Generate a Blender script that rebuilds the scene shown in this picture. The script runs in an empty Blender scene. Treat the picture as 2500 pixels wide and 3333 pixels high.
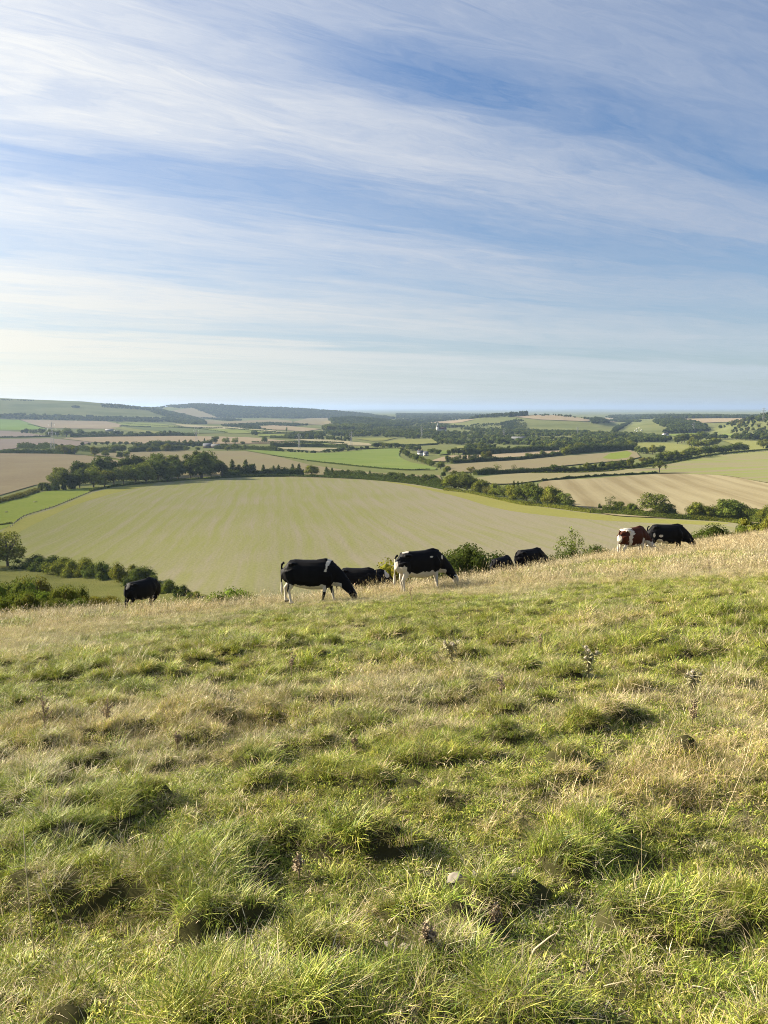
import bpy, bmesh, math, random
import numpy as np
from mathutils import Vector, Matrix, geometry as mgeo

SC = bpy.context.scene
COL = SC.collection
R = math.radians
rng = np.random.default_rng(7)
random.seed(7)

# ------------------------------------------------------------------ camera model
F, CX, CY, PITCH = 2508.0, 1250.0, 1666.5, R(7.65)      # photograph pixels (2500 x 3333)
CP, SP = math.cos(PITCH), math.sin(PITCH)
SUN_AZ, SUN_EL = R(72), R(24)                            # sun: 72 degrees to the left of the view
SUN_DIR = Vector((-math.sin(SUN_AZ)*math.cos(SUN_EL), math.cos(SUN_AZ)*math.cos(SUN_EL), math.sin(SUN_EL)))

# ------------------------------------------------------------------ noise
def _hash(ix, iy, seed):
    h = (ix*374761393 + iy*668265263 + seed*974634777) & 0xffffffff
    h = ((h ^ (h >> 13))*1274126177) & 0xffffffff
    return ((h ^ (h >> 16)) & 0xffff)/65535.0
def vnoise(x, y, seed=0):
    x = np.asarray(x, float); y = np.asarray(y, float)
    ix = np.floor(x).astype(np.int64); iy = np.floor(y).astype(np.int64)
    fx = x-ix; fy = y-iy
    fx = fx*fx*(3-2*fx); fy = fy*fy*(3-2*fy)
    a = _hash(ix, iy, seed); b = _hash(ix+1, iy, seed); c = _hash(ix, iy+1, seed); d = _hash(ix+1, iy+1, seed)
    return (a*(1-fx)+b*fx)*(1-fy)+(c*(1-fx)+d*fx)*fy
def fbm(x, y, seed=0, oct=3):
    s = 0; a = .5; n = 0
    for k in range(oct):
        s = s+a*vnoise(x*2**k+k*17.3, y*2**k-k*9.1, seed+k); n += a; a *= .5
    return s/n
def sstep(a, b, x):
    t = np.clip((x-a)/(b-a), 0, 1); return t*t*(3-2*t)

# ------------------------------------------------------------------ terrain
VD = [0, 100, 150, 200, 300, 400, 500, 600, 900, 1200, 1600, 2500, 9000, 16000, 24000, 40000]
VZ = [-30, -31, -34.5, -39, -45, -48.5, -50.5, -52, -55.5, -58, -60, -61, -61, -52, -40, -60]
DCX = [-1500, 0, 250, 450, 650, 1000, 1250, 1500, 1700, 2000, 2300, 2500, 3300]
DCV = [27, 26, 26, 26, 23, 22.5, 24, 25, 29, 37, 46, 54, 70]
HILLS = [   # crest line as (pixel column, pixel row), foot distance, crest distance, far foot distance, how much of the height stays behind
 ([(-1500,1285),(-500,1290),(0,1299),(110,1303),(270,1308),(400,1319),(520,1336),(620,1354),(720,1374)], 2900, 4200, 6200, 0),
 ([(150,1345),(380,1345),(480,1333),(560,1322),(650,1316),(700,1316),(800,1324),(900,1329),(1000,1334),(1100,1339),(1200,1348),(1300,1354),(1420,1368)], 4300, 5600, 7500, 0),
 ([(1030,1388),(1080,1368),(1130,1364),(1200,1367),(1280,1376),(1350,1392)], 2700, 3200, 3900, 0),
 ([(1370,1396),(1450,1383),(1500,1370),(1560,1360),(1650,1353),(1750,1350),(1830,1352),(1900,1357),(1960,1366),(2010,1385),(2045,1402)], 2150, 3000, 3900, 0),
 ([(1950,1412),(2000,1402),(2040,1387),(2090,1377),(2150,1371),(2250,1368),(2500,1367),(3500,1362)], 1950, 2800, 7500, .7),
 ([(2290,1404),(2380,1378),(2440,1364),(2500,1358),(2600,1350),(3500,1335)], 1650, 2250, 3000, 0),
 ([(1000,1352),(1150,1350),(1500,1353),(1700,1353),(1850,1353),(2100,1353),(3500,1353)], 4600, 6000, 9000, 0),
]
def t_of(y): return np.tan(PITCH+np.arctan((np.asarray(y, float)-CY)/F))
_HT = []
for pts, d0, d1, d2, keep in HILLS:
    _HT.append((np.array([p[0] for p in pts], float), -t_of([p[1] for p in pts])*d1, d0, d1, d2, keep))

def bumps(X, Y, D):
    """tussocks and small terraces of the rough hillside"""
    u = X+.25*Y
    a = fbm(u/.44, Y/.31, 11, 2); b = fbm(X/.21, Y/.16, 23, 2)
    c = fbm(u/3.4, Y/1.5, 31, 3)
    big = sstep(.50, .76, a)
    f = 1-sstep(38, 75, D)
    return ((big*.115+(b-.5)*.10*(.6+big)+(c-.5)*.40)*f*(1-.72*sstep(11, 18, D))*sstep(.3, 1.6, D)), big

def terrain(X, Y, detail=True):
    X = np.asarray(X, float); Y = np.asarray(Y, float)
    D = np.hypot(X, Y)
    xq = CX+F*X/(.991*np.maximum(Y, .25*D+1e-6))
    dc = np.interp(xq, DCX, DCV)
    e = np.maximum(Y-dc, 0)
    lim = np.interp(xq, [300, 900], [3.6, 4.8])
    drop = np.where(e < lim, .0123*e*e, .0123*lim*lim+.0246*lim*(e-lim))
    near = -1.6-.179*np.maximum(Y, -18)+.085*np.clip(X, -150, 150)-drop
    v = np.interp(D, VD, VZ)
    v = v-4.0*(1-sstep(150, 900, xq))*sstep(90, 170, D)*(1-sstep(260, 460, D))
    w = sstep(240, 500, D)
    v = v+w*(fbm(X/260, Y/260, 3, 2)-.5)*3.0+sstep(900, 2500, D)*(fbm(X/900, Y/900, 5, 2)-.5)*7
    v = v+sstep(11000, 15000, D)*(fbm(X/3800, Y/5200, 15, 3)-.5)*75
    for hx, hz, d0, d1, d2, keep in _HT:
        H = np.interp(xq, hx, hz, left=hz[0], right=hz[-1])
        up = sstep(d0, d1, D)
        up = np.where(D < d1, .55*up+.45*np.clip((D-d0)/(d1-d0), 0, 1), 1)
        dn = 1-(1-keep)*sstep(d1, d2, D)
        h = -61+(H+61)*np.where(D < d1, up, dn)
        h = np.where(D < d0, -400, h)
        # smooth union
        k = 5.0
        m = np.clip(.5+.5*(h-v)/k, 0, 1)
        v = v*(1-m)+h*m+k*m*(1-m)*np.where(h < -300, 0, 1)
    m = np.clip(.5+.5*(near-v)/6.0, 0, 1)
    z = v*(1-m)+near*m+6.0*m*(1-m)
    z = np.where(D < 45, np.where(Y < dc, near, z), z) if False else z
    if detail:
        z = z+np.where(D < 80, bumps(X, Y, D)[0], 0)
    return z

_DS = np.concatenate([np.geomspace(1.0, 60, 220), np.geomspace(60.5, 27000, 760)])
def cast(px, py, dmin=85.0):
    """where the rays through photograph pixels meet the land (the crest when a ray passes above it)"""
    px = np.atleast_1d(np.asarray(px, float)); py = np.atleast_1d(np.asarray(py, float))
    a = (px-CX)/F; b = (CY-py)/F
    d = np.stack([a, CP+b*SP, -SP+b*CP], 1)
    h = np.hypot(d[:, 0], d[:, 1])
    ds = _DS[_DS >= dmin]
    P = d[:, None, :]*(ds[None, :]/h[:, None])[:, :, None]
    gap = P[:, :, 2]-terrain(P[:, :, 0], P[:, :, 1], False)
    hit = gap <= 0
    out = np.zeros((len(px), 3))
    for i in range(len(px)):
        j = np.argmax(hit[i]) if hit[i].any() else -1
        if j == 0: dd = ds[0]
        elif j > 0:
            g0, g1 = gap[i, j-1], gap[i, j]; t = g0/(g0-g1+1e-9); dd = ds[j-1]+(ds[j]-ds[j-1])*t
        else:
            dd = ds[np.argmin(gap[i]/ds)]
        out[i, :2] = d[i, :2]*dd/h[i]
    out[:, 2] = terrain(out[:, 0], out[:, 1], False)
    return out
def castpoly(pts, step=10, closed=True, dmin=85.0):
    q = []
    n = len(pts)
    for i in range(n if closed else n-1):
        a, b = pts[i], pts[(i+1) % n]
        k = max(1, int(math.hypot(a[0]-b[0], a[1]-b[1])/step))
        q += [(a[0]+(b[0]-a[0])*j/k, a[1]+(b[1]-a[1])*j/k) for j in range(k)]
    if not closed: q.append(pts[-1])
    q = np.array(q)
    return cast(q[:, 0], q[:, 1], dmin)
def curve(pts, step=10):
    """Catmull-Rom through pixel points, so edges bend as field edges do"""
    p = [np.array(v, float) for v in pts]; n = len(p); out = []
    for i in range(n):
        a, b, c, d = p[(i-1) % n], p[i], p[(i+1) % n], p[(i+2) % n]
        k = max(2, int(np.linalg.norm(c-b)/step))
        for j in range(k):
            t = j/k; out.append(.5*((2*b)+(c-a)*t+(2*a-5*b+4*c-d)*t*t+(3*b-a-3*c+d)*t**3))
    return out

# ------------------------------------------------------------------ mesh helpers
def mesh_np(name, V, faces, smooth=False):
    """faces: list of arrays (n,3) / (n,4)"""
    me = bpy.data.meshes.new(name)
    V = np.asarray(V, np.float32)
    if not isinstance(faces, list): faces = [faces]
    faces = [np.asarray(f, np.int32) for f in faces if len(f)]
    me.vertices.add(len(V)); me.vertices.foreach_set('co', V.ravel())
    loops = np.concatenate([f.ravel() for f in faces])
    tot = np.concatenate([np.full(len(f), f.shape[1], np.int32) for f in faces])
    start = np.concatenate([[0], np.cumsum(tot)[:-1]]).astype(np.int32)
    me.loops.add(len(loops)); me.loops.foreach_set('vertex_index', loops)
    me.polygons.add(len(tot)); me.polygons.foreach_set('loop_start', start)
    if smooth: me.polygons.foreach_set('use_smooth', np.ones(len(tot), bool))
    me.update(calc_edges=True); me.validate()
    return me
def put(name, me, mat=None, parent=None, loc=None):
    o = bpy.data.objects.new(name, me); COL.objects.link(o)
    if mat is not None and me is not None:
        for m in (mat if isinstance(mat, (list, tuple)) else [mat]):
            if m.name not in [x.name for x in me.materials if x]: me.materials.append(m)
    if parent: o.parent = parent
    if loc is not None: o.location = loc
    return o
def tag(o, label=None, cat=None, group=None, kind=None):
    if label: o['label'] = label
    if cat: o['category'] = cat
    if group: o['group'] = group
    if kind: o['kind'] = kind
    return o
def empty(name, loc, rz=0, scale=1):
    o = bpy.data.objects.new(name, None); COL.objects.link(o); o.empty_display_size = .2
    o.location = loc; o.rotation_euler = (0, 0, rz); o.scale = (scale,)*3 if not hasattr(scale, '__len__') else scale
    return o
class MB:
    """collects simple solids into one mesh"""
    def __init__(s): s.v = []; s.q = []; s.t = []; s.n = 0
    def add(s, V, Q=(), T=()):
        V = np.asarray(V, float); s.v.append(V)
        if len(Q): s.q.append(np.asarray(Q)+s.n)
        if len(T): s.t.append(np.asarray(T)+s.n)
        s.n += len(V)
    def box(s, c, size, rz=0):
        x, y, z = [k/2 for k in size]
        V = np.array([(-x,-y,-z),(x,-y,-z),(x,y,-z),(-x,y,-z),(-x,-y,z),(x,-y,z),(x,y,z),(-x,y,z)])
        if rz:
            ca, sa = math.cos(rz), math.sin(rz); V = np.stack([V[:,0]*ca-V[:,1]*sa, V[:,0]*sa+V[:,1]*ca, V[:,2]], 1)
        s.add(V+np.array(c), [(0,3,2,1),(4,5,6,7),(0,1,5,4),(1,2,6,5),(2,3,7,6),(3,0,4,7)])
    def tube(s, pts, rad, n=6, cap=True):
        pts = [np.array(p, float) for p in pts]; m = len(pts)
        rad = [rad]*m if not hasattr(rad, '__len__') else rad
        V = []
        for i, p in enumerate(pts):
            t = pts[min(i+1, m-1)]-pts[max(i-1, 0)]; t = t/(np.linalg.norm(t)+1e-9)
            ref = np.array((0, 1., 0)) if abs(t[1]) < .9 else np.array((1., 0, 0))
            a = np.cross(t, ref); a /= np.linalg.norm(a); b = np.cross(t, a)
            for k in range(n):
                w = 2*math.pi*k/n; V.append(p+rad[i]*(math.cos(w)*a+math.sin(w)*b))
        Q = [(i*n+k, i*n+(k+1) % n, (i+1)*n+(k+1) % n, (i+1)*n+k) for i in range(m-1) for k in range(n)]
        T = []
        if cap:
            V.append(pts[0]); V.append(pts[-1]); A = m*n; B = A+1
            T = [(A, (k+1) % n, k) for k in range(n)]+[(B, (m-1)*n+k, (m-1)*n+(k+1) % n) for k in range(n)]
        s.add(V, Q, T)
    def mesh(s, name, smooth=False):
        return mesh_np(name, np.concatenate(s.v), [np.concatenate(s.q) if s.q else np.zeros((0,4),int), np.concatenate(s.t) if s.t else np.zeros((0,3),int)], smooth)
    def build(s, name, mat, parent=None, smooth=False):
        return put(name, s.mesh(name, smooth), mat, parent)

# ------------------------------------------------------------------ material helpers
class NT:
    def __init__(s, tree): s.t = tree; s.n = tree.nodes; s.l = tree.links
    def new(s, typ, **kw):
        n = s.n.new(typ)
        for k, v in kw.items(): setattr(n, k, v)
        return n
    def val(s, sock, v):
        if hasattr(v, 'is_linked') or hasattr(v, 'links'): s.l.new(v, sock)
        else: sock.default_value = v
    def math(s, op, a, b=0.0, c=0.0, clamp=False):
        n = s.new('ShaderNodeMath', operation=op, use_clamp=clamp)
        s.val(n.inputs[0], a); s.val(n.inputs[1], b); s.val(n.inputs[2], c)
        return n.outputs[0]
    def vmath(s, op, a, b=(0, 0, 0)):
        n = s.new('ShaderNodeVectorMath', operation=op); s.val(n.inputs[0], a); s.val(n.inputs[1], b)
        return n.outputs['Value'] if op in ('DOT_PRODUCT', 'LENGTH') else n.outputs[0]
    def mix(s, f, a, b, blend='MIX'):
        n = s.new('ShaderNodeMix', data_type='RGBA', blend_type=blend)
        s.val(n.inputs[0], f); s.val(n.inputs[6], a); s.val(n.inputs[7], b)
        return n.outputs[2]
    def ramp(s, f, stops, interp='LINEAR'):
        n = s.new('ShaderNodeValToRGB'); cr = n.color_ramp; cr.interpolation = interp
        while len(cr.elements) < len(stops): cr.elements.new(.5)
        for e, (p, c) in zip(cr.elements, stops):
            e.position = p; e.color = (c, c, c, 1) if not hasattr(c, '__len__') else (*c, 1)
        s.val(n.inputs[0], f); return n.outputs[0]
    def noise(s, vec, scale, detail=3, rough=.55, out=0):
        n = s.new('ShaderNodeTexNoise'); s.l.new(vec, n.inputs['Vector'])
        n.inputs['Scale'].default_value = scale; n.inputs['Detail'].default_value = detail; n.inputs['Roughness'].default_value = rough
        return n.outputs[out]
    def mapping(s, vec, rot=(0, 0, 0), scale=(1, 1, 1), loc=(0, 0, 0)):
        n = s.new('ShaderNodeMapping'); s.l.new(vec, n.inputs[0])
        n.inputs['Rotation'].default_value = rot; n.inputs['Scale'].default_value = scale; n.inputs['Location'].default_value = loc
        return n.outputs[0]
def material(name):
    m = bpy.data.materials.new(name); m.use_nodes = True
    t = NT(m.node_tree); t.n.clear()
    out = t.new('ShaderNodeOutputMaterial'); return m, t, out
def plain(name, col, rough=.8, var=.25, scale=8, spec=.3):
    m, t, out = material(name)
    b = t.new('ShaderNodeBsdfPrincipled'); tc = t.new('ShaderNodeTexCoord')
    n = t.noise(tc.outputs['Object'], scale, 4)
    c = t.mix(n, tuple(x*(1-var) for x in col)+(1,), tuple(min(1, x*(1+var)) for x in col)+(1,))
    t.l.new(c, b.inputs['Base Color']); b.inputs['Roughness'].default_value = rough
    b.inputs['Specular IOR Level'].default_value = spec
    t.l.new(b.outputs[0], out.inputs[0]); return m
def curve2(pts, step):
    p = [np.array(v, float) for v in pts]; p = [2*p[0]-p[1]]+p+[2*p[-1]-p[-2]]; out = []
    for i in range(1, len(p)-2):
        a, b, c, d = p[i-1:i+3]; k = max(2, int(np.linalg.norm(c-b)/step))
        for j in range(k):
            t = j/k; out.append(tuple(.5*((2*b)+(c-a)*t+(2*a-5*b+4*c-d)*t*t+(3*b-a-3*c+d)*t**3)))
    out.append(tuple(p[-2])); return out
SUN_E, SKY_STR, EXPOSURE = 5.0, .063, 1.5
CL_R, CL_RL, CL_L, CL_LL = (1.95, 2.4, 3.3), (2.75, 3.4, 3.9), (5.6, 5.6, 5.5), (5.9, 5.5, 4.5)
CLOUDS = 1.0
HAZE, HAZE_COL = 7.0e-5, (.46, .62, .88)
FIELD_GAIN = .80
DENOISE = True
GD = (330, 135, 32)
# ------------------------------------------------------------------ land materials
def land_mat(name, ca, cb, cc=None, rowdir=0, spacing=6.0, rows=.5, patch=60.0, speck=.25, specks=1.2, bias=.5, rough=.95, bump=0.0, wav=60.0, flush=0.0, bands=0.0, bper=6.6):
    """a field: two colours mixed in drilled rows along rowdir (degrees left of the view) with patches of a third"""
    if name not in ('hillside_soil', 'chalk_scar'): ca, cb, cc = [tuple(FIELD_GAIN*v for v in c) if c else c for c in (ca, cb, cc)]
    m, t, out = material(name)
    b = t.new('ShaderNodeBsdfDiffuse'); b.inputs['Roughness'].default_value = .6
    tc = t.new('ShaderNodeTexCoord').outputs['Object']
    flat = t.vmath('MULTIPLY', tc, (1, 1, 0))
    wv = t.noise(flat, 1/220, 2)
    wvec = t.new('ShaderNodeCombineXYZ'); t.val(wvec.inputs[0], t.math('MULTIPLY', t.math('SUBTRACT', wv, .5), wav))
    flat2 = t.vmath('ADD', flat, wvec.outputs[0])
    r0 = t.mapping(flat2, rot=(0, 0, R(-rowdir)))
    r = t.vmath('MULTIPLY', r0, (1/spacing, 1/(spacing*28), 0))
    n1 = t.noise(r, 1.0, 3, .6)
    r2 = t.vmath('MULTIPLY', r0, (5/spacing, .12/spacing, 0))
    n2 = t.noise(r2, 1.0, 2, .5)
    pn = t.noise(flat, 1/patch, 4, .6)
    if bands:      # alternate swaths left by the combine
        sx = t.new('ShaderNodeSeparateXYZ'); t.l.new(r, sx.inputs[0])
        sn = t.math('SINE', t.math('ADD', t.math('MULTIPLY', sx.outputs[0], bper), t.math('MULTIPLY', n1, 1.6)))
        pn = t.math('ADD', pn, t.math('MULTIPLY', sn, bands))
    f = t.math('ADD', t.math('MULTIPLY', t.math('SUBTRACT', n1, .5), 2.2*rows), t.math('MULTIPLY', t.math('SUBTRACT', n2, .5), .7*rows))
    f = t.math('ADD', f, t.math('MULTIPLY', t.math('SUBTRACT', pn, .5), 1.6))
    if flush:      # more green seedlings on the sunny western side of the field
        sp_ = t.new('ShaderNodeSeparateXYZ'); t.l.new(flat2, sp_.inputs[0])
        f = t.math('ADD', f, t.math('MULTIPLY', t.ramp(t.math('MULTIPLY_ADD', sp_.outputs[0], 1/300, .5), [(.0, 1), (.42, .75), (.58, 0)]), flush))
    f = t.math('ADD', f, bias, clamp=True)
    c = t.mix(f, (*ca, 1), (*cb, 1))
    if cc:
        pm = t.ramp(t.noise(flat, 1/(patch*1.7), 3, .5), [(.5, 0), (.64, 1)])
        c = t.mix(t.math('MULTIPLY', pm, .75), c, (*cc, 1))
    sp = t.noise(flat, specks, 3, .7)
    g = t.math('ADD', t.math('MULTIPLY', t.math('SUBTRACT', sp, .5), 2*speck), 1.0)
    cm = t.new('ShaderNodeCombineColor'); [t.val(cm.inputs[i], g) for i in range(3)]
    c = t.mix(1.0, c, cm.outputs[0], 'MULTIPLY')
    t.l.new(c, b.inputs[0])
    if bump:
        bp = t.new('ShaderNodeBump'); bp.inputs['Strength'].default_value = 1; bp.inputs['Distance'].default_value = bump
        t.l.new(sp, bp.inputs['Height']); t.l.new(bp.outputs[0], b.inputs['Normal'])
    t.l.new(b.outputs[0], out.inputs[0]); return m

M = {}
M['hill'] = land_mat('hillside_soil', (.045, .045, .02), (.085, .08, .034), (.035, .03, .018), spacing=1.5, rows=.2, patch=1.2, speck=.5, specks=14)  # soil colour darkened so gaps between tufts look like deep shadow
M['land'] = land_mat('downland', (.185, .215, .08), (.25, .25, .10), (.14, .165, .06), spacing=40, rows=.35, patch=160, speck=.15, specks=.08)
M['main'] = land_mat('drilled_field', (.335, .30, .198), (.285, .286, .110), None, rowdir=8, spacing=2.6, rows=.9, patch=90, speck=.38, specks=1.1, bias=.22, bump=.12, bands=.09, bper=2.1, flush=.56, wav=16)
M['margin'] = land_mat('field_margin', (.29, .29, .075), (.33, .31, .10), None, rowdir=-50, spacing=3, rows=.4, patch=25, speck=.3, specks=.8)
M['meadow'] = land_mat('meadow', (.21, .265, .05), (.265, .30, .07), None, rowdir=20, spacing=9, rows=.3, patch=30, speck=.3, specks=.5)
M['bright'] = land_mat('bright_green_crop', (.19, .265, .065), (.27, .315, .095), None, rowdir=-64, spacing=14, rows=.7, patch=80, speck=.15, specks=.3)
M['farbright'] = land_mat('far_green_crop', (.20, .30, .06), (.25, .34, .08), None, rowdir=-50, spacing=60, rows=.3, patch=250, speck=.1, specks=.1)
M['plough'] = land_mat('brown_plough', (.285, .225, .14), (.34, .285, .17), None, rowdir=68, spacing=6, rows=.5, patch=60, speck=.2, specks=.4)
M['tan'] = land_mat('tan_field', (.30, .25, .155), (.305, .275, .14), None, rowdir=-60, spacing=10, rows=.4, patch=90, speck=.15, specks=.3, bias=.4)
M['pink'] = land_mat('pinkish_stubble', (.385, .30, .19), (.42, .345, .22), None, rowdir=70, spacing=40, rows=.25, patch=300, speck=.1, specks=.1)
M['grey'] = land_mat('grey_plough', (.29, .235, .19), (.34, .28, .22), None, rowdir=75, spacing=20, rows=.3, patch=200, speck=.1, specks=.1)
M['pale'] = land_mat('pale_wheat_strip', (.40, .36, .20), (.47, .41, .25), None, rowdir=60, spacing=20, rows=.2, patch=200, speck=.1, specks=.1)
M['olive'] = land_mat('olive_pasture', (.26, .27, .085), (.31, .31, .11), None, rowdir=30, spacing=15, rows=.25, patch=80, speck=.15, specks=.2)
M['green'] = land_mat('far_pasture', (.235, .285, .075), (.29, .31, .10), None, rowdir=-60, spacing=30, rows=.2, patch=200, speck=.1, specks=.1)
M['dull'] = land_mat('dull_green_strip', (.16, .20, .085), (.20, .23, .10), None, rowdir=-60, spacing=30, rows=.2, patch=200, speck=.1, specks=.1)
M['lane'] = land_mat('right_grey_green', (.31, .265, .165), (.26, .30, .085), None, rowdir=-62, spacing=14, rows=1.6, patch=130, speck=.15, specks=.4, bias=.42)
M['stripe'] = land_mat('striped_stubble', (.305, .25, .14), (.415, .355, .21), None, rowdir=-9, spacing=17, rows=1.5, patch=130, speck=.25, specks=.6, bias=.46, wav=14, bands=.2)
M['wheat'] = land_mat('pale_stubble', (.31, .275, .15), (.36, .325, .17), None, rowdir=-70, spacing=12, rows=.35, patch=90, speck=.15, specks=.4)
M['pasture'] = land_mat('lower_pasture', (.185, .20, .055), (.26, .255, .085), (.15, .16, .05), rowdir=55, spacing=1.6, rows=.5, patch=9, speck=.5, specks=2.2, bump=.4)
M['lanewhite'] = land_mat('chalk_scar', (.6, .58, .5), (.7, .68, .6), None, patch=9, speck=.2, specks=.5)

# ------------------------------------------------------------------ ground sheet
def build_ground():
    rr = np.concatenate([np.geomspace(.5, 80, 340), np.geomspace(81.5, 30500, 270)])
    fine = np.arange(-34, 34.01, .2)
    rest = np.concatenate([np.arange(36, 60, 2.0), np.arange(60, 300.1, 8), np.arange(302, 325.9, 2.0)])
    az = np.radians(np.concatenate([fine, rest])); n = len(az)
    A, Rr = np.meshgrid(az, rr)
    X = Rr*np.sin(A); Y = Rr*np.cos(A); Z = terrain(X, Y)
    V = np.stack([X, Y, Z], 2).reshape(-1, 3)
    m = len(rr)
    i = np.arange(m-1)[:, None]*n; k = np.arange(n)[None, :]; k2 = (k+1) % n
    Q = np.stack([i+k, i+n+k, i+n+k2, i+k2], 2).reshape(-1, 4)[:, ::-1]
    c = len(V); V = np.vstack([V, [[0, 0, float(terrain(0, 0))]]])
    T = np.stack([np.full(n, c), np.arange(n), (np.arange(n)+1) % n], 1)[:, ::-1]
    me = mesh_np('ground', V, [Q, T], True)
    me.materials.append(M['hill']); me.materials.append(M['land'])
    ctr = np.hypot(X, Y)[:-1].reshape(-1) > 110
    mi = np.concatenate([ctr.astype(np.int32), np.zeros(n, np.int32)])
    me.polygons.foreach_set('material_index', mi)
    o = put('ground', me)
    tag(o, 'rough grassy hillside falling to a wide farmed valley and low hills', 'ground', kind='structure')
build_ground()

_fi = [0]
def drape(name, pts, mat, label, smooth=True, dmin=85.0, step=9, lift=0.0, res=1.0):
    """a field as a sheet lying just above the ground, bounded by its hedges"""
    W = castpoly(curve(pts, step) if smooth else pts, step, True, dmin)
    D = np.hypot(W[:, 0], W[:, 1]); A = np.arctan2(W[:, 0], W[:, 1])
    K = 1.0
    P = np.stack([A, np.log(D)*K], 1)
    keep = [0]
    for i in range(1, len(P)):
        if np.abs(P[i]-P[keep[-1]]).max() > 1e-4: keep.append(i)
    P = P[keep]
    lo = P.min(0); hi = P.max(0)
    sa = max(.0035*res, (hi[0]-lo[0])/160); sl = max(.02*res, (hi[1]-lo[1])/120)
    ga, gl = np.meshgrid(np.arange(lo[0]+sa/2, hi[0], sa), np.arange(lo[1]+sl/2, hi[1], sl))
    G = np.stack([ga.ravel(), gl.ravel()], 1)
    # inside test
    ins = np.zeros(len(G), bool); j = len(P)-1
    for i in range(len(P)):
        yi, yj = P[i, 1], P[j, 1]
        c = ((yi > G[:, 1]) != (yj > G[:, 1])) & (G[:, 0] < (P[j, 0]-P[i, 0])*(G[:, 1]-yi)/((yj-yi) if yj != yi else 1e-12)+P[i, 0])
        ins ^= c; j = i
    G = G[ins]
    allp = [Vector(p) for p in np.vstack([P, G])]
    edges = [(i, (i+1) % len(P)) for i in range(len(P))]
    vo, eo, fo, *_ = mgeo.delaunay_2d_cdt(allp, edges, [list(range(len(P)))], 1, 1e-6)
    vo = np.array([(v.x, v.y) for v in vo])
    d = np.exp(vo[:, 1]/K); X = d*np.sin(vo[:, 0]); Y = d*np.cos(vo[:, 0])
    Z = terrain(X, Y, False)+.2+.00045*d+_fi[0]*.012+lift
    _fi[0] += 1
    T = [f for f in fo if len(f) == 3]; Q4 = [f for f in fo if len(f) == 4]
    me = mesh_np(name, np.stack([X, Y, Z], 1), [np.array(T, int).reshape(-1, 3), np.array(Q4, int).reshape(-1, 4)], True)
    # faces up
    nz = sum(p.normal.z for p in me.polygons)
    if nz < 0: me.flip_normals()
    o = put(name, me, mat)
    return tag(o, label, 'field', kind='structure')

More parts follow.
